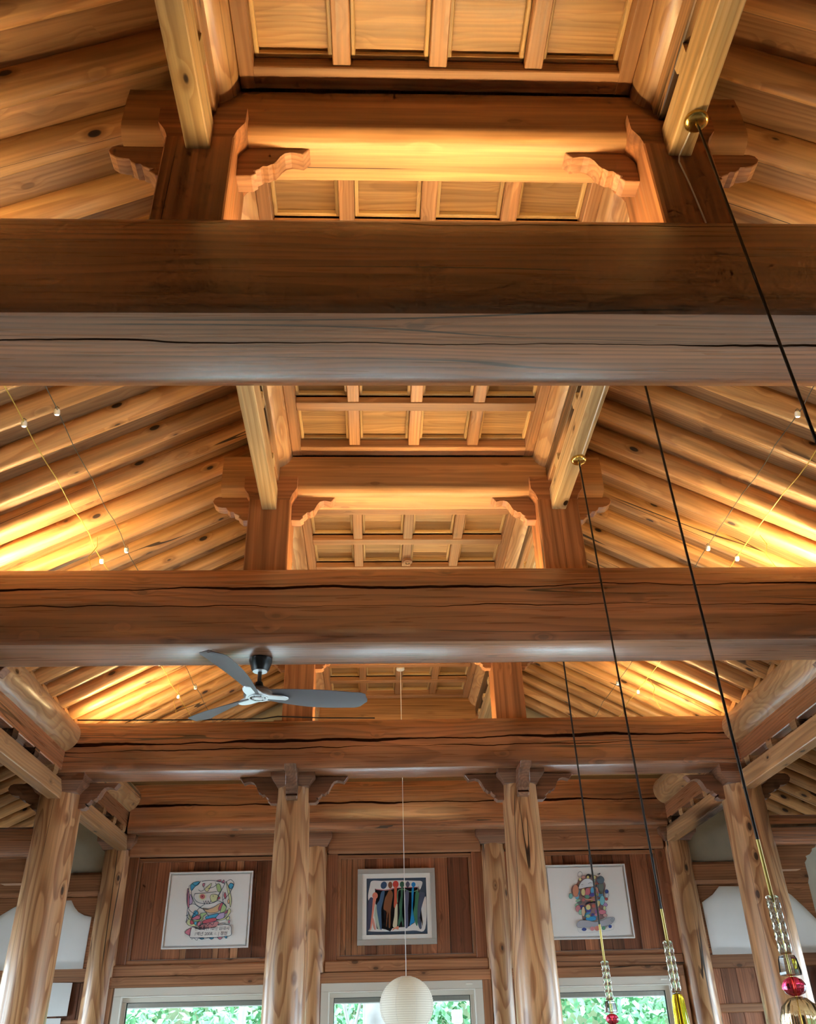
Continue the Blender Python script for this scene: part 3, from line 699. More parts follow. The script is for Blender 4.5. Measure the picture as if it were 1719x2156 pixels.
place('hub_ring', lathe_me([(.060, -.244), (.060, -.249), (.050, -.249), (.050, -.244)], 'silver', 40, 'hub_ring', caps=False), (0, 0, 0), None, hp)
place('hub_cap', lathe_me([(.030, -.244), (.030, -.252), (.024, -.254), (.01, -.2545)], 'silver', 32, 'hub_cap'), (0, 0, 0), None, hp)
for i in range(6): place('screw', cached('screw', lambda: lathe_me([(.005, 0), (.005, -.003), (.002, -.004)], 'black', 10, 'screw')), (.041 * math.cos(i * 1.047), .041 * math.sin(i * 1.047), -.246), None, hp)
def blade_me():
    bm = bmesh.new(); n = 22; rows = []
    for i in range(n + 1):
        t = i / n; x = .06 + .61 * t
        w = .045 + .038 * math.sin(min(1, t * 1.25) * math.pi * .62) + .008 * t
        if t > .9: w *= math.sqrt(max(.02, 1 - ((t - .9) / .1) ** 2))
        tilt = R(26) * (1 - t) + R(10) * t; cy = .025 * math.sin(t * 2.6) - .01
        row = []
        for j in range(7):
            u = (j / 6 - .5) * 2 * w; th = .008 * (1 - (j / 6 * 2 - 1) ** 2) + .0015
            row.append((x, cy + u * math.cos(tilt), -u * math.sin(tilt) + .012 * t, th))
        rows.append(row)
    T = [[bm.verts.new((x, y, z + th)) for x, y, z, th in row] for row in rows]; B = [[bm.verts.new((x, y, z - th)) for x, y, z, th in row] for row in rows]
    for a in range(n):
        for j in range(6):
            bm.faces.new((T[a][j], T[a][j + 1], T[a + 1][j + 1], T[a + 1][j])); bm.faces.new((B[a][j + 1], B[a][j], B[a + 1][j], B[a + 1][j + 1]))
        bm.faces.new((T[a][0], T[a + 1][0], B[a + 1][0], B[a][0])); bm.faces.new((T[a + 1][6], T[a][6], B[a][6], B[a + 1][6]))
    for j in range(6):
        bm.faces.new((T[0][j + 1], T[0][j], B[0][j], B[0][j + 1])); bm.faces.new((T[n][j], T[n][j + 1], B[n][j + 1], B[n][j]))
    return finish(bm, 'blade', 'grey_blade')
bme = blade_me()
for i in range(3): place('blade', bme, (0, 0, -.225), (0, 0, R(13 + 120 * i)), fan)

# ------------------------------------------------------------------ paper lantern
LX, LY = .283, 8.91
lan = empty('paper_lantern', (LX, LY, .30), 'round ribbed white paper lantern hanging before the middle window', 'lantern')
RL = .243; prof = []
NR = 34
for i in range(NR * 2 + 1):
    a = R(-78 + 156 * i / (NR * 2)); f = 1 + (.008 if i % 2 == 0 else -.012)
    prof.append((RL * math.cos(a) * f, .232 * math.sin(a)))
sh = place('shade', lathe_me(prof, 'lantern_paper', 64, 'shade', caps=False, angle=80), (0, 0, 0), None, lan)
for i in range(8):
    a0 = R(20 + 45 * i); place('seam', tube_me([(RL * 1.004 * math.cos(R(t)) * math.cos(a0), RL * 1.004 * math.cos(R(t)) * math.sin(a0), .232 * math.sin(R(t))) for t in range(-76, 77, 8)], .0016, 'mat_white', 5, 'seam'), (0, 0, 0), None, sh)
def rib_rings():
    bm = bmesh.new()
    for i in range(1, NR):
        a = R(-78 + 156 * i / NR); r_, z_ = RL * 1.004 * math.cos(a), .232 * math.sin(a); q = []
        for dr, dz in ((.0012, -.0011), (.0024, 0), (.0012, .0011)): q.append([bm.verts.new(((r_ + dr) * math.cos(2 * math.pi * j / 56), (r_ + dr) * math.sin(2 * math.pi * j / 56), z_ + dz)) for j in range(56)])
        for a_, b_ in zip(q, q[1:]):
            for j in range(56): bm.faces.new((a_[j], a_[(j + 1) % 56], b_[(j + 1) % 56], b_[j]))
    return finish(bm, 'ribs', 'rib_wire')
plain('rib_wire', (.52, .47, .38), .7)
rb = place('ribs', rib_rings(), (0, 0, 0), None, sh); rb['kind'] = 'stuff'
place('top_ring', lathe_me([(.052, .222), (.054, .227), (.050, .230), (.046, .226)], 'mat_white', 32, 'top_ring', caps=False), (0, 0, 0), None, lan)
place('bulb', lathe_me([(.012, .09), (.018, .06), (.035, .02), (.038, 0), (.028, -.026), (.008, -.036)], 'bulb_lit' if 'bulb_lit' in MATS else 'bulb_face', 20, 'bulb'), (0, 0, 0), None, lan)
place('cord', tube_me([(0, 0, .09), (0, 0, 3.2)], .0035, 'white_cord', 6, 'cord'), (0, 0, 0), None, lan)
place('ceiling_rose', lathe_me([(.045, 0), (.046, -.03), (.040, -.036), (.01, -.037)], 'ceramic', 32, 'ceiling_rose'), (0, 0, 3.205 + .03), None, lan)

ro = empty('ceiling_rose', (.282, 6.42, 3.515), 'small turned wooden ceiling rose on the coffers past the fan crossbeam', 'ceiling rose')
place('base', lathe_me([(.040, 0), (.041, -.022), (.036, -.028), (.01, -.029)], 'bracket', 28, 'base'), (0, 0, 0), None, ro)
place('ring', lathe_me([(.026, -.028), (.026, -.033), (.020, -.033), (.020, -.028)], 'coffer', 28, 'ring', caps=False), (0, 0, 0), None, ro)
for s in (-1, 1): place('screw', cached('screw', None), (s * .013, 0, -.028), None, ro)

# ------------------------------------------------------------------ glass pendants
def pendant(x, y0, y1, ztop, order, label, rod=(.545, .372), tw=(.372, .205)):
    """order: list of (bead kind, height)"""
    r = empty('glass_pendant', (x, y0, ztop), label, 'pendant lamp', 'glass bead pendants')
    sl = (y1 - y0) / (ztop - 0.0)
    tilt = math.atan(sl)
    def zr(z): return z - ztop
    place('canopy', cached('pcan', lambda: lathe_me([(.046, 0), (.047, -.012), (.044, -.020), (.034, -.026), (.01, -.029)], 'brass', 32, 'canopy')), (0, 0, 0), None, r)
    place('grip', cached('pgrip', lambda: lathe_me([(.007, -.028), (.007, -.044), (.004, -.048)], 'brass', 12, 'grip')), (0, 0, 0), None, r)
    # everything below hangs along one slightly leaning line
    def lean(z): return (0, -(z - ztop) * sl, z - ztop)
    place('cord', tube_me([lean(ztop - .02), lean((ztop + rod[0]) / 2), lean(rod[0])], .0052, 'black_cord', 8, 'cord'), (0, 0, 0), None, r)
    place('rod', tube_me([lean(rod[0]), lean(rod[0] - .002), lean(rod[1] - .02)], [.0065, .0058, .0058], 'gold_wire', 10, 'rod'), (0, 0, 0), None, r)
    rot = (tilt, 0, 0)
    n = 40; h = tw[0] - tw[1]
    for s in (-1, 1):
        base = lean(tw[0])
        pts = []
        for i in range(n + 1):
            z = tw[0] - h * i / n; q = lean(z); pts.append((q[0] + s * .0105, q[1], q[2]))
        rad = [.0095 * (.6 if i in (0, n) else 1) for i in range(n + 1)]
        place('twisted_tube', tube_me(pts, rad, 'clear_glass', 16, 'twisted_tube', twist=.22), (0, 0, 0), None, r)
    place('core', tube_me([lean(tw[0]), lean(tw[1] - .26)], .003, 'brass', 8, 'core'), (0, 0, 0), None, r)
    z = tw[1] - .002
    for kind, h in order:
        q = lean(z)
        if kind == 'smoke': me = cached('bsmoke', lambda: lathe_me([(.010, 0), (.024, -.002), (.029, -.012), (.034, -.046), (.033, -.054), (.010, -.057)], 'smoke_glass', 8, 'b', angle=20)); nm = 'smoked_bead'
        elif kind == 'red': me = cached('bred', lambda: lathe_me([(.010, 0), (.026, -.008), (.034, -.022), (.034, -.030), (.027, -.043), (.010, -.050)], 'red_glass', 48, 'b', flute=.03, nfl=12)); nm = 'red_bead'
        elif kind == 'amber': me = cached('bamb', lambda: lathe_me([(.014, 0), (.026, -.004), (.047, -.022), (.060, -.055), (.062, -.085), (.054, -.125), (.034, -.15), (.012, -.158)], 'amber_glass', 64, 'b', flute=.03, nfl=14)); nm = 'amber_bead'
        elif kind == 'yellow': me = cached('byel', lambda: lathe_me([(.008, 0), (.019, -.006), (.025, -.024), (.029, -.09), (.034, -.16), (.036, -.21), (.022, -.23), (.008, -.235)], 'yellow_glass', 48, 'b', flute=.05, nfl=10)); nm = 'yellow_bead'
        else: me = cached('bblue', lambda: lathe_me([(.010, 0), (.026, -.008), (.033, -.024), (.026, -.044), (.010, -.05)], 'blue_glass', 40, 'b', flute=.03, nfl=10)); nm = 'blue_bead'
        place(nm, me, q, rot, r); z -= h + .002
    return r
pendant(1.2575, 1.985, 1.86, 3.04, [('smoke', .057), ('red', .05), ('amber', .158)], 'glass pendant on a brass rose beside the king post of the cracked crossbeam')
pendant(1.252, 3.03, 2.875, 3.04, [('smoke', .057), ('red', .05), ('amber', .158)], 'glass pendant with red bead over a fluted amber bead', (.543, .374), (.374, .207))
pendant(1.258, 4.262, 4.04, 3.04, [('yellow', .235), ('red', .05)], 'glass pendant ending in a long yellow bead below twisted clear tubes', (.48, .354), (.354, .158))
pendant(1.250, 5.33, 5.20, 3.04, [('smoke', .057), ('red', .05), ('blue', .05)], 'glass pendant with small red bead over a blue bead, before right-hand picture'.replace(', before right-hand picture', ', past the fan crossbeam'), (.543, .363), (.363, .175))
# white lamp cable stapled along the pendant-side tie and down the king post
cw = [(XR + .025, 4.20, 3.034), (XR + .02, 3.6, 3.034), (XR - .005, 3.0, 3.034), (XR + .01, 2.48, 3.034)]
tag(place('white_cable', tube_me([(p[0] - cw[0][0], p[1] - cw[0][1], p[2] - cw[0][2]) for p in cw], .0045, 'white_cord', 6, 'white_cable'), cw[0]), 'white lamp cable stapled along the pendant-side tie to the yellow-bead pendant', 'cable')
cw = [(1.25, 2.02, 3.034), (1.243, 2.10, 3.034), (1.236, 2.137, 3.03), (1.228, 2.137, 2.99), (1.245, 2.138, 2.85), (1.262, 2.138, 2.62)]
tag(place('white_cable', tube_me([(p[0] - cw[0][0], p[1] - cw[0][1], p[2] - cw[0][2]) for p in cw], .0035, 'white_cord', 6, 'white_cable'), cw[0]), 'white lamp cable running down the pendant-side king post on the cracked crossbeam', 'cable')
# black cable lying on the column-carried crossbeam
tag(place('black_cable', tube_me([(-2.62, 7.46, .02), (-2.3, 7.45, .012), (-1.7, 7.47, .014), (-1.0, 7.46, .012), (-.86, 7.45, .03), (-.5, 7.46, .016), (.0, 7.47, .012)], .006, 'black', 6, 'black_cable'), (0, 0, 2.472)), 'black cable lying along the top of the column-carried crossbeam', 'cable')

# ------------------------------------------------------------------ pictures
def homog(src, dst):
    A = []
    for (x, y), (u, v) in zip(src, dst):
        A.append([x, y, 1, 0, 0, 0, -u * x, -u * y, -u]); A.append([0, 0, 0, x, y, 1, -v * x, -v * y, -v])
    h = np.linalg.svd(np.array(A, float))[2][-1].reshape(3, 3)
    def f(p):
        q = h @ np.array((p[0], p[1], 1.0)); return (q[0] / q[2], q[1] / q[2])
    return f
class Print:
    """flat print: coloured shapes on one sheet, one mesh"""
    def __init__(s, f): s.bm = bmesh.new(); s.f = f; s.mats = []; s.z = 0
    def mi(s, c):
        key = 'ink_%02x%02x%02x' % tuple(int(v * 255) for v in c)
        if key not in MATS: plain(key, c, .8, spec=.2)
        if key not in s.mats: s.mats.append(key)
        return s.mats.index(key)
    def poly(s, pts, c):
        s.z += 1; d = -.00012 * s.z
        vs_ = [s.bm.verts.new((u, d, v)) for u, v in (s.f(p) for p in pts)]
        try:
            f = s.bm.faces.new(vs_); f.material_index = s.mi(c)
            bmesh.ops.triangulate(s.bm, faces=[f])
        except ValueError: pass
    def ell(s, cx, cy, rx, ry, c, rot=0, n=20):
        a = R(rot); s.poly([(cx + rx * math.cos(t) * math.cos(a) - ry * math.sin(t) * math.sin(a), cy + rx * math.cos(t) * math.sin(a) + ry * math.sin(t) * math.cos(a)) for t in (2 * math.pi * i / n for i in range(n))], c)
    def smooth(s, pts, closed=False, n=5):
        P = [Vector((*p, 0)) for p in pts]; out = []; m = len(P)
        for i in range(m if closed else m - 1):
            g = lambda k: P[k % m] if closed else P[max(0, min(m - 1, k))]
            p0, p1, p2, p3 = g(i - 1), g(i), g(i + 1), g(i + 2)
            for j in range(n):
                t = j / n; q = .5 * ((2 * p1) + (p2 - p0) * t + (2 * p0 - 5 * p1 + 4 * p2 - p3) * t * t + (3 * p1 - p0 - 3 * p2 + p3) * t ** 3); out.append((q.x, q.y))
        if not closed: out.append(pts[-1])
        return out
    def blob(s, pts, c, line=None, w=6):
        q = s.smooth(pts, True); s.poly(q, c)
        if line: s.line(pts, line, w, True)
    def line(s, pts, c, w=7, closed=False, sm=True):
        q = s.smooth(pts, closed) if sm else list(pts)
        if closed: q = q + [q[0]]
        s.z += 1; d = -.00012 * s.z; m = s.mi(c); L_ = []
        for i, p in enumerate(q):
            a = q[max(0, i - 1)]; b_ = q[min(len(q) - 1, i + 1)]; dx, dy = b_[0] - a[0], b_[1] - a[1]; l = math.hypot(dx, dy) or 1
            nx, ny = -dy / l * w / 2, dx / l * w / 2
            L_.append([s.bm.verts.new((u, d, v)) for u, v in (s.f((p[0] + nx, p[1] + ny)), s.f((p[0] - nx, p[1] - ny)))])
        for a, b_ in zip(L_, L_[1:]):
            f = s.bm.faces.new((a[0], a[1], b_[1], b_[0])); f.material_index = m
    def done(s): 
        for f in s.bm.faces:
            if f.normal.y > 0: f.normal_flip()
        me = bpy.data.meshes.new('print'); s.bm.to_mesh(me); s.bm.free()
        for k in s.mats: me.materials.append(MATS[k])
        return me
def picture(x0, x1, z0, z1, y, label, style):
    w, h = x1 - x0, z1 - z0
    p = empty('framed_picture', (x0, y, z0), label, 'picture')
    fw, fm = (.014, 'frame_white') if style != 'mat' else (.05, 'frame_grey'); dp = .035
    for a, b_, c, d_ in ((0, w, 0, fw), (0, w, h - fw, h)): place('frame_bar', box_me(b_ - a, dp, d_ - c, fm, .002), (a, 0, (c + d_) / 2), None, p)
    for a in (fw / 2, w - fw / 2): place('frame_bar', box_me(h - 2 * fw, dp, fw, fm, .002), (a, 0, fw), RZ, p)
    if style == 'mat':
        m = .045
        for a, b_, c, d_ in ((fw, w - fw, fw, fw + m), (fw, w - fw, h - fw - m, h - fw)): place('mount', box_me(b_ - a, .02, d_ - c, 'mat_white', .001), (a, 0, (c + d_) / 2), None, p)
        for a in (fw + m / 2, w - fw - m / 2): place('mount', box_me(h - 2 * fw - 2 * m, .02, m, 'mat_white', .001), (a, 0, fw + m), RZ, p)
        place('sheet', box_me(w - 2 * fw - 2 * m, .01, h - 2 * fw - 2 * m, 'canvas', 0), (fw + m, .004, h / 2), None, p)
    else:
        place('backing', box_me(w - 2 * fw, .008, h - 2 * fw, 'frame_white', 0), (fw, .013, h / 2), None, p)
        g = .016
        place('canvas', box_me(w - 2 * fw - 2 * g, .02, h - 2 * fw - 2 * g, 'canvas', .001), (fw + g, .0, h / 2), None, p)
    return p
PY = 9.865
P1 = picture(-2.19, -1.305, .880, 1.615, PY, 'white framed drawing of a scribbled colourful face with handwriting below', 'float')
P2 = picture(-.186, .641, .876, 1.612, PY, 'grey framed painting of slim coloured silhouettes standing in a row', 'mat')
P3 = picture(1.832, 2.717, .890, 1.618, PY, 'white framed drawing of a colourful collage figure above a grey cloud', 'float')

INK = (.02, .05, .09)
f1 = homog([(200, 115), (1588, 98), (1497, 1360), (50, 1380)], [(0, .735), (.885, .735), (.885, 0), (0, 0)])
a = Print(f1)
PK, BL, GR, OR, LI, YE, RD = (.62, .22, .30), (.08, .38, .62), (.42, .58, .28), (.68, .45, .26), (.50, .40, .62), (.66, .68, .38), (.55, .12, .16)
for pts, c in [
    ([(545, 330), (600, 295), (685, 270), (620, 350), (560, 420)], BL), ([(575, 300), (660, 270), (700, 285), (640, 340)], BL),
    ([(780, 400), (830, 350), (895, 300), (860, 390), (820, 440)], YE), ([(975, 330), (1025, 315), (1055, 420), (1010, 445), (985, 400)], GR),
    ([(745, 310), (780, 300), (770, 350), (750, 350)], PK), ([(975, 265), (1050, 245), (1040, 280)], PK), ([(1060, 290), (1100, 245), (1105, 300)], PK),
    ([(1180, 340), (1215, 300), (1260, 330), (1240, 390), (1195, 385)], BL), ([(1140, 280), (1180, 380), (1225, 560), (1205, 700), (1185, 560), (1150, 380)], YE),
    ([(500, 380), (520, 480), (520, 700), (490, 640), (485, 500)], PK), ([(545, 480), (580, 600), (530, 650), (525, 560)], LI),
    ([(870, 530), (900, 485), (980, 490), (1020, 530), (970, 590), (900, 610)], YE), ([(985, 575), (1015, 520), (1035, 550)], RD),
    ([(1100, 500), (1120, 450), (1140, 530), (1120, 560)], RD), ([(1160, 590), (1180, 560), (1195, 610), (1170, 640)], OR),
    ([(750, 710), (850, 725), (940, 690), (1050, 630), (1010, 760), (900, 790), (800, 770)], OR), ([(1060, 620), (1085, 640), (1040, 745), (1005, 720)], RD),
    ([(1085, 640), (1140, 680), (1110, 760), (1040, 780)], GR), ([(590, 800), (630, 745), (670, 800), (570, 865)], BL), ([(560, 890), (680, 820), (740, 860), (700, 890)], PK),
    ([(700, 810), (770, 785), (820, 800), (760, 840), (740, 900), (640, 930), (600, 915), (720, 880)], GR), ([(800, 850), (900, 820), (1010, 800), (950, 870), (810, 890)], BL),
    ([(960, 880), (1030, 800), (1110, 790), (1090, 880), (1000, 895)], LI), ([(1110, 800), (1160, 740), (1150, 790)], RD), ([(1180, 720), (1215, 760), (1190, 810), (1100, 900), (970, 910), (1120, 860)], YE),
    ([(505, 760), (560, 900), (640, 1000), (540, 1000), (480, 950), (520, 860)], YE), ([(540, 930), (560, 900), (600, 960), (550, 975)], RD),
    ([(770, 910), (940, 870), (965, 920), (760, 965)], RD), ([(690, 1020), (730, 980), (980, 930), (1000, 980), (960, 1020), (720, 1060)], (.60, .27, .28)),
    ([(605, 950), (650, 930), (630, 990)], BL), ([(665, 950), (720, 930), (690, 1000), (660, 1000)], PK), ([(455, 1100), (560, 1030), (545, 1150), (490, 1140)], PK),
    ([(990, 1190), (1020, 1160), (1070, 1200), (1030, 1225)], PK), ([(1100, 1170), (1150, 1160), (1140, 1210)], BL), ([(690, 1200), (770, 1205), (730, 1225)], BL), ([(860, 1200), (930, 1200), (890, 1225)], BL), ([(1140, 880), (1185, 845), (1190, 890), (1150, 910)], YE), ([(1170, 930), (1200, 910), (1190, 970)], PK)]:
    a.blob(pts, c, INK, 7)
a.ell(745, 520, 62, 62, (.66, .62, .42)); a.ell(745, 520, 42, 40, (.50, .14, .16)); a.ell(742, 518, 13, 13, (.2, .04, .05)); a.ell(922, 512, 8, 8, INK)
for pts in [[(620, 470), (800, 462), (985, 440)], [(620, 470), (605, 540), (680, 620), (860, 640), (1000, 590)], [(735, 270), (850, 258), (970, 268), (1110, 310), (1020, 480), (985, 575)], [(720, 270), (600, 380), (560, 470), (640, 660), (780, 730), (860, 725)],
    [(530, 330), (500, 500), (500, 680), (560, 770), (700, 850)], [(570, 860), (680, 720), (790, 640)], [(525, 660), (600, 640), (700, 690), (790, 760), (850, 850)], [(985, 580), (1080, 625), (1150, 700)], [(1140, 270), (1030, 480), (1000, 560)], [(1240, 390), (1180, 490), (1080, 580)], [(500, 700), (490, 850), (560, 910)],
    [(1145, 280), (1180, 255), (1220, 245), (1265, 290), (1265, 340), (1230, 380)], [(760, 590), (780, 640), (800, 590), (820, 640), (840, 590), (860, 640), (880, 590)], [(680, 410), (720, 435), (775, 400), (750, 340)], [(840, 390), (920, 370), (970, 330), (960, 290)], [(1090, 440), (1080, 560), (1100, 640), (1150, 700)], [(710, 1010), (740, 960), (770, 1010), (800, 960), (830, 1000), (870, 960), (910, 990), (940, 940)],
    [(470, 840), (500, 820), (480, 900), (470, 950)], [(1000, 990), (1060, 960), (1130, 960)]]:
    a.line(pts, INK, 8)
a.poly([(570, 1025), (700, 1066), (960, 1030), (1000, 992), (1150, 985), (1215, 1010), (1222, 1090), (1205, 1165), (1000, 1190), (760, 1195), (545, 1190), (545, 1100)], (.84, .84, .83))
a.line([(700, 1065), (580, 1020), (545, 1100), (545, 1190), (760, 1195), (1000, 1190), (1205, 1165), (1222, 1090), (1215, 1010), (1150, 985), (1000, 992)], INK, 8)
a.line([(550, 1195), (570, 1220), (600, 1200), (650, 1240), (680, 1205), (760, 1220), (850, 1200), (920, 1220)], INK, 6)
place('print', a.done(), (0, -.0115, 0), None, P1)
def text(s_, x, z, size, parent, shear=.1):
    cu = bpy.data.curves.new('handwriting', 'FONT'); cu.body = s_; cu.size = size; cu.shear = shear; cu.offset = .0006
    t = bpy.data.objects.new('handwriting', cu); col.objects.link(t); bpy.context.view_layer.update()
    me = bpy.data.meshes.new_from_object(t.evaluated_get(bpy.context.evaluated_depsgraph_get())); bpy.data.objects.remove(t)
    if 'ink_text' not in MATS: plain('ink_text', INK, .8, spec=.2)
    me.materials.clear(); me.materials.append(MATS['ink_text'])
    return place('handwriting', me, (x, -.0235, z), (R(90), 0, R(0)), parent)
text('만해축전 10년 현대시', .325, .168, .040, P1); text('1백년 2008. 6. | 정현', .325, .120, .040, P1)

f2 = homog([(105, 160), (1520, 112), (1598, 1520), (108, 1570)], [(0, .736), (.827, .736), (.827, 0), (0, 0)])
a = Print(f2)
NV, BK, WH = (.05, .075, .115), (.006, .006, .010), (.78, .78, .77)
a.poly([(258, 320), (1378, 285), (1425, 1345), (270, 1390)], NV)
a.blob([(370, 370), (560, 365), (860, 350), (1140, 355), (1295, 365), (1280, 480), (1230, 600), (1260, 900), (1370, 640), (1370, 1240), (1150, 1275), (720, 1300), (330, 1300), (345, 1250), (360, 900), (300, 680), (330, 470)], WH)
a.blob([(1240, 580), (1290, 560), (1355, 600), (1300, 830), (1270, 1000), (1305, 1220), (1260, 1230), (1215, 1050), (1225, 750)], (.075, .095, .15))
a.blob([(330, 690), (395, 690), (400, 800), (360, 1200), (290, 1250), (280, 900)], (.07, .075, .13))
a.poly([(425, 510), (520, 540), (620, 545), (700, 530), (760, 510), (900, 490), (1220, 470), (1215, 510), (1180, 560), (1190, 900), (1170, 1130), (1050, 1210), (900, 1220), (760, 1240), (720, 1300), (640, 1265), (560, 1250), (470, 1255), (420, 1000), (440, 770), (480, 700), (480, 600), (430, 560)], BK)
a.line([(440, 525), (620, 535), (760, 500), (950, 485), (1215, 472)], (.45, .12, .16), 14)
a.ell(430, 640, 50, 62, (.70, .22, .15)); a.blob([(395, 690), (450, 700), (420, 850), (370, 1240), (345, 1240), (375, 950)], (.70, .25, .18))
a.blob([(400, 1050), (430, 1150), (450, 1260), (420, 1260), (385, 1150)], (.65, .3, .25))
a.blob([(440, 800), (470, 850), (480, 1000), (530, 1240), (490, 1250), (440, 1100), (420, 950)], (.42, .50, .42))
a.ell(588, 445, 56, 70, (.045, .09, .18), 20); a.blob([(555, 560), (605, 550), (590, 700), (550, 900), (560, 1240), (530, 1245), (490, 1050), (460, 830), (510, 720), (530, 620)], (.06, .12, .22))
a.ell(708, 440, 40, 62, (.24, .10, .05)); a.blob([(690, 530), (730, 540), (760, 620), (735, 800), (720, 960), (720, 1210), (690, 1210), (690, 960), (670, 1000), (650, 1200), (640, 1190), (650, 950), (590, 880), (610, 700), (650, 610)], (.23, .09, .04))
a.ell(808, 425, 55, 66, (.58, .06, .05)); a.blob([(785, 480), (830, 480), (830, 640), (845, 760), (815, 870), (780, 830), (785, 650)], (.62, .13, .07))
a.blob([(800, 870), (840, 780), (850, 900), (845, 1190), (800, 1230), (765, 1190), (790, 1020)], (.62, .58, .42)); a.blob([(770, 1250), (810, 1225), (870, 1200), (870, 1260), (810, 1250), (760, 1285)], (.70, .26, .16))
a.ell(926, 425, 42, 55, (.05, .14, .09)); a.blob([(910, 480), (950, 480), (945, 620), (935, 780), (930, 950), (965, 1100), (960, 1220), (920, 1100), (880, 1200), (860, 1150), (890, 960), (880, 800), (905, 640)], (.06, .17, .11))
a.line([(845, 760), (850, 560), (900, 520), (1000, 525), (1060, 555), (1160, 550), (1215, 520)], (.16, .30, .17), 16)
a.blob([(1030, 365), (1070, 420), (1030, 490), (992, 420)], (.10, .11, .17)); a.blob([(1000, 540), (1050, 545), (1055, 700), (1045, 900), (1050, 1200), (990, 1205), (985, 900), (980, 660)], (.11, .12, .19))
a.ell(1138, 425, 38, 45, (.02, .22, .55)); a.blob([(1115, 480), (1145, 480), (1140, 650), (1130, 900), (1170, 1100), (1120, 1150), (1080, 1190), (1095, 1050), (1110, 850), (1105, 600)], (.02, .26, .60))
a.blob([(1180, 560), (1240, 570), (1235, 700), (1220, 900), (1225, 1170), (1190, 1150), (1150, 950), (1165, 780)], (.06, .20, .11))
place('print', a.done(), (0, -.0015, 0), None, P2)

f3 = homog([(20 - 60, 158), (1450, 138), (1640, 1480), (155 - 70, 1505)], [(0, .728), (.885, .728), (.885, 0), (0, 0)])
a = Print(f3)
r3 = random.Random(11)
a.blob([(620, 400), (760, 340), (900, 340), (1020, 420), (1100, 520), (1060, 700), (1080, 900), (1100, 1080), (980, 1150), (800, 1160), (670, 1140), (650, 1000), (560, 900), (600, 760), (470, 660), (480, 540), (560, 500)], (.30, .20, .20))
pal = [(.55, .16, .16), (.62, .30, .16), (.10, .32, .58), (.30, .50, .36), (.62, .52, .16), (.28, .14, .34), (.60, .26, .32), (.14, .45, .62), (.14, .18, .20), (.10, .10, .34)]
for i in range(60):
    t = r3.uniform(0, 6.28); q = math.sqrt(r3.random()); cx_ = 800 + 270 * q * math.cos(t); cy_ = 760 + 380 * q * math.sin(t)
    a.ell(cx_, cy_, r3.uniform(26, 60), r3.uniform(20, 42), r3.choice(pal), r3.uniform(0, 180), 14)
for cx_, cy_, rx, ry, c in ((450, 720, 34, 48, (.22, .48, .42)), (585, 945, 48, 62, (.58, .24, .28)), (630, 1010, 40, 48, (.28, .52, .42)), (680, 1000, 34, 90, (.70, .52, .36)), (1080, 880, 48, 40, (.42, .28, .52)), (1030, 800, 46, 90, (.22, .55, .64)), (1120, 700, 36, 60, (.66, .68, .72)), (1115, 640, 34, 36, (.04, .08, .30)), (1110, 775, 28, 26, (.48, .10, .10)), (540, 620, 60, 110, (.60, .26, .16)), (1010, 560, 50, 130, (.12, .15, .13)), (1000, 430, 70, 70, (.10, .14, .18)), (780, 360, 44, 38, (.03, .03, .03)), (770, 385, 26, 32, (.66, .58, .22)), (890, 385, 28, 34, (.64, .58, .24)), (690, 380, 40, 30, (.60, .34, .30)), (625, 420, 26, 30, (.66, .62, .30)), (1030, 1010, 70, 44, (.58, .20, .26)), (1080, 1070, 40, 32, (.60, .36, .34)), (820, 1130, 100, 44, (.05, .32, .62)), (1070, 940, 26, 40, (.56, .58, .30))):
    a.ell(cx_, cy_, rx, ry, c); a.line([(cx_ + rx * math.cos(t), cy_ + ry * math.sin(t)) for t in (.0, 1.05, 2.1, 3.14, 4.2, 5.2)], (.06, .06, .09), 5, True)
a.line([(590, 370), (585, 310), (630, 278), (665, 320), (640, 375)], (.1, .12, .16), 6, True)
a.blob([(600, 590), (620, 500), (680, 430), (740, 405), (820, 420), (880, 480), (880, 545), (740, 565)], (.68, .70, .74), (.06, .06, .09), 6)
a.line([(645, 520), (680, 508)], INK, 6); a.line([(775, 495), (805, 482), (845, 488)], INK, 6); a.line([(660, 543), (680, 541)], (.3, .3, .35), 5)
a.ell(680, 650, 36, 62, (.68, .58, .28)); a.ell(765, 640, 44, 66, (.58, .18, .22)); a.ell(845, 620, 32, 56, (.12, .38, .62)); a.blob([(630, 700), (740, 770), (900, 740), (960, 600), (900, 560), (940, 700), (880, 780), (740, 800)], (.56, .27, .20), (.06, .06, .09), 5)
a.ell(750, 735, 48, 34, (.12, .26, .20)); a.ell(845, 700, 44, 38, (.09, .08, .28)); a.blob([(715, 865), (760, 830), (900, 815), (915, 840), (800, 850), (730, 880)], (.02, .02, .03))
a.ell(770, 925, 42, 48, (.68, .62, .28)); a.ell(870, 900, 34, 34, (.55, .16, .13)); a.ell(950, 860, 34, 60, (.66, .62, .30), 20); a.ell(765, 1085, 42, 30, (.36, .54, .34))
a.line([(940, 330), (995, 312), (960, 345)], (.04, .06, .08), 12)
a.blob([(560, 1220), (620, 1165), (760, 1160), (900, 1190), (1050, 1150), (1150, 1110), (1240, 1110), (1250, 1160), (1180, 1230), (1050, 1270), (800, 1280), (640, 1290), (570, 1280)], (.38, .40, .46), (.10, .13, .17), 6)
a.line([(570, 1300), (600, 1370), (740, 1385), (900, 1370), (1100, 1350), (1230, 1320), (1240, 1230)], (.48, .52, .58), 5)
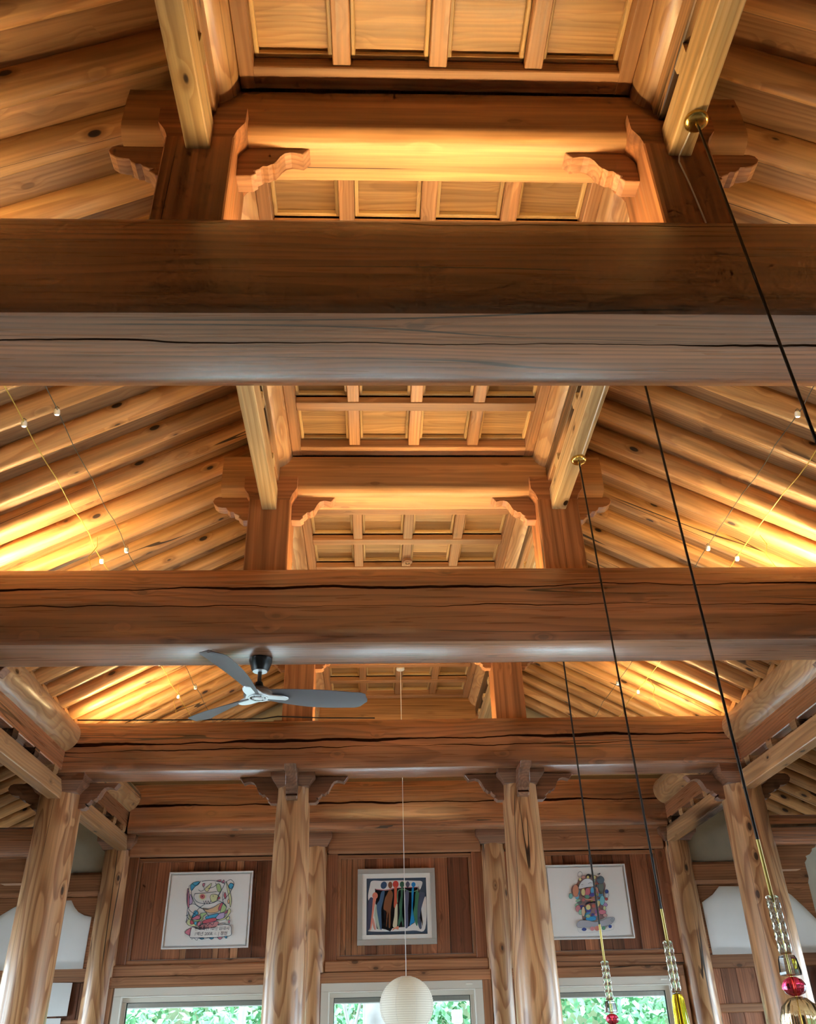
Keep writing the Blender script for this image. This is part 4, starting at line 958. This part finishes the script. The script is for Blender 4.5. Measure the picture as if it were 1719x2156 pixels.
for cx_, cy_, rx, ry, c in ((690, 1322, 44, 30, (.05, .08, .28)), (840, 1310, 40, 38, (.58, .26, .28)), (930, 1305, 50, 44, (.55, .22, .18)), (1050, 1300, 36, 36, (.12, .30, .22)), (1170, 1272, 32, 30, (.05, .08, .28))):
    a.ell(cx_, cy_, rx, ry, c)
a.line([(1185, 1150), (1205, 1125), (1225, 1150), (1205, 1185)], (.1, .2, .2), 6, True)
place('print', a.done(), (0, -.0115, 0), None, P3)

# ------------------------------------------------------------------ white paper covers in the aisle ends
def sheet(name, pts, y, label, group=None):
    x0 = min(p[0] for p in pts); z0 = min(p[1] for p in pts)
    o = place(name, plate_me([(x - x0, z - z0) for x, z in pts], .006, 'paper', name), (x0, y, z0)); return tag(o, label, 'paper', group)
PCF = [(-4.2, .722), (-2.962, .722), (-2.955, 1.20), (-3.03, 1.215), (-3.10, 1.25), (-3.15, 1.30), (-3.19, 1.362), (-3.66, 1.355), (-3.78, 1.30), (-3.9, 1.225), (-4.2, 1.18)]
PCP = [(3.515, .722), (4.70, .722), (4.742, .99), (4.63, 1.13), (4.50, 1.275), (4.36, 1.37), (3.725, 1.378), (3.64, 1.30), (3.505, 1.222)]
sheet('paper_cover', PCF, 9.893, 'white paper covering the fan-side aisle opening with cut corners')
sheet('paper_cover', PCP, 9.893, 'white paper covering the pendant-side aisle opening with slanted corner')
place('spandrel_board', plate_me([(-2.84, .735), (-2.84, 1.39), (-4.25, 1.39), (-4.25, 1.17)] + [(x, z - .02) for x, z in PCF[::-1][:-2]] + [(-2.975, .735)], .03, 'rail', 'spandrel_board'), (0, -.038, 0), None, wb)
place('spandrel_board', plate_me([(3.42, .735), (3.42, 1.39), (4.80, 1.39), (4.80, .735), (4.68, .735), (4.725, .99), (4.615, 1.12), (4.485, 1.26), (4.35, 1.35), (3.735, 1.358), (3.65, 1.28), (3.525, 1.21), (3.525, .735)], .03, 'rail', 'spandrel_board'), (0, -.038, 0), None, wb)
sheet('paper_notice', [(-3.31, .31), (-3.046, .312), (-3.042, .60), (-3.30, .605)], 9.90, 'small white paper sheet below the fan-side paper cover')
sheet('paper_notice', [(-3.29, -.1), (-3.10, -.1), (-3.10, .295), (-3.29, .295)], 9.905, 'narrow white paper sheet under the small fan-side sheet')
sheet('paper_notice', [(3.975, -.1), (4.20, -.1), (4.20, .30), (3.975, .302)], 9.90, 'small white paper sheet below the pendant-side paper cover')

# ------------------------------------------------------------------ outside the windows
gm, gnt, gb = newmat('leafgreen')
gi = gnt.nodes.new('ShaderNodeObjectInfo'); gr_ = gnt.nodes.new('ShaderNodeValToRGB')
gtc = gnt.nodes.new('ShaderNodeTexCoord'); gno = gnt.nodes.new('ShaderNodeTexNoise'); gno.inputs['Scale'].default_value = 6
gnt.links.new(gtc.outputs['Object'], gno.inputs['Vector']); gnt.links.new(gno.outputs['Fac'], gr_.inputs['Fac'])
gr_.color_ramp.elements[0].color = (.06, .20, .09, 1); gr_.color_ramp.elements[1].color = (.25, .48, .25, 1); gr_.color_ramp.elements[0].position = .35; gr_.color_ramp.elements[1].position = .7
gnt.links.new(gr_.outputs['Color'], gb.inputs['Base Color']); gb.inputs['Roughness'].default_value = .5
plain('soil', (.10, .13, .06), .9, noise=.3); plain('bark', (.30, .29, .28), .9, noise=.35); plain('eave', (.27, .25, .23), .8); plain('lampgrey', (.62, .68, .74), .4)
bm = bmesh.new()
hv = [bm.verts.new(v) for v in ((-16, 0, -1.8), (16, 0, -1.8), (18, 10, 5.0), (-18, 10, 5.0))]; bm.faces.new(hv)
bmesh.ops.subdivide_edges(bm, edges=bm.edges, cuts=18, use_grid_fill=True)
for v in bm.verts: v.co.z += .25 * math.sin(v.co.x * 1.3 + v.co.y) + .15 * math.sin(v.co.y * 2.1)
tag(place('hill', finish(bm, 'hill', 'soil'), (0, 13.4, 0)), 'overgrown bank rising behind the windows', kind='structure')
def leaves(n, rx, ry, rz, seed, s=.07):
    q = random.Random(seed); bm = bmesh.new()
    for _ in range(n):
        d = Vector((q.gauss(0, 1), q.gauss(0, 1), q.gauss(0, 1))).normalized() * q.uniform(.55, 1) ** .5
        c = Vector((d.x * rx, d.y * ry, d.z * rz + rz)); u = Vector((q.gauss(0, 1), q.gauss(0, 1), q.gauss(0, 1))).normalized(); v = u.orthogonal().normalized(); l = s * q.uniform(.7, 1.4)
        bm.faces.new([bm.verts.new(c + w) for w in (-u * l, v * l * .5 - u * .2 * l, u * l, -v * l * .5 - u * .2 * l)])
    return finish(bm, 'foliage', 'leafgreen', smooth=False)
LM = [leaves(900, .95, .8, .85, i) for i in range(4)]
SM = log_me(.8, .03, .015, 'bark', 3, 8, 3, name='stem')
q = random.Random(4); i = 0
for row, (yy, zz, dx) in enumerate(((13.6, -1.5, 1.35), (14.6, -.75, 1.45), (15.8, .1, 1.6), (17.2, 1.2, 1.8))):
    x = -7.2
    while x < 7.6:
        s = empty('shrub', (x + q.uniform(-.2, .2), yy + q.uniform(-.3, .3), zz), 'leafy green shrub on the bank outside the windows', 'shrub', 'shrubs on the bank outside')
        s.rotation_euler = (0, 0, q.uniform(0, 6))
        place('foliage', LM[i % 4], (0, 0, .0), None, s); place('stem', SM, (0, 0, -.15), RZ, s); x += dx; i += 1
def tree(x, y, r, h, label, branches=()):
    t = empty('tree', (x, y, -1.7), label, 'tree')
    place('trunk', log_me(h, r, r * .75, 'bark', int(x * 10) + 50, 16, 8, .05, name='trunk'), (0, 0, 0), RZ, t)
    for pts, br in branches: place('branch', tube_me(pts, br, 'bark', 8, 'branch'), (0, 0, 0), None, t)
tree(.02, 12.6, .20, 4.5, 'thick rough tree trunk outside the middle window', [([(-.15, -.1, 1.5), (-.35, -.1, 1.9), (-.45, -.1, 2.3), (-.44, -.1, 2.8)], .025), ([(-.3, -.1, 1.8), (-.2, -.1, 2.2), (-.15, -.1, 2.6)], .02), ([(.15, -.1, 1.3), (.40, -.1, 1.9), (.30, -.1, 2.6)], .018)])
tree(-1.72, 12.9, .055, 4.2, 'thin pale tree trunk outside the window below the scribbled face picture')
tree(2.1, 12.8, .16, 4.0, 'tree trunk outside the window below the collage figure picture')
lp = empty('garden_lamp', (.98, 11.9, -1.7), 'pale garden floodlight on a pole outside the middle window', 'lamp')
place('pole', lathe_me([(.05, 0), (.04, 1.9)], 'lampgrey', 16, 'pole'), (0, 0, 0), None, lp)
place('head', box_me(.12, .14, .14, 'lampgrey', .01), (-.06, -.02, 1.97), None, lp); place('bracket', box_me(.06, .08, .10, 'frame_white', .006), (-.03, -.02, 1.86), None, lp); place('junction_box', box_me(.09, .07, .14, 'frame_white', .008), (.08, -.02, 1.75), None, lp)
ev = empty('eave', (-4.6, 11.15, .475), kind='structure', label='grey eave beam outside above the windows')
place('eave_beam', box_me(9.8, .18, .14, 'eave', .006), (0, 0, 0), None, ev)
for i in range(28): place('eave_rafter', box_me(1.35, .09, .10, 'eave', .004), (.2 + i * .35, -1.1, .22), RY, ev)
place('eave_board', box_me(9.8, 1.5, .03, 'eave', 0), (0, -.5, .30), None, ev)
bm = bmesh.new(); g = [bm.verts.new(v) for v in ((-40, -40, 0), (40, -40, 0), (40, 14, 0), (-40, 14, 0))]; bm.faces.new(g)
plain('yard', (.62, .62, .64), .9, noise=.15)
tag(place('ground', finish(bm, 'ground', 'yard'), (0, 0, -E - .06)), 'pale yard outside the hall', kind='structure')
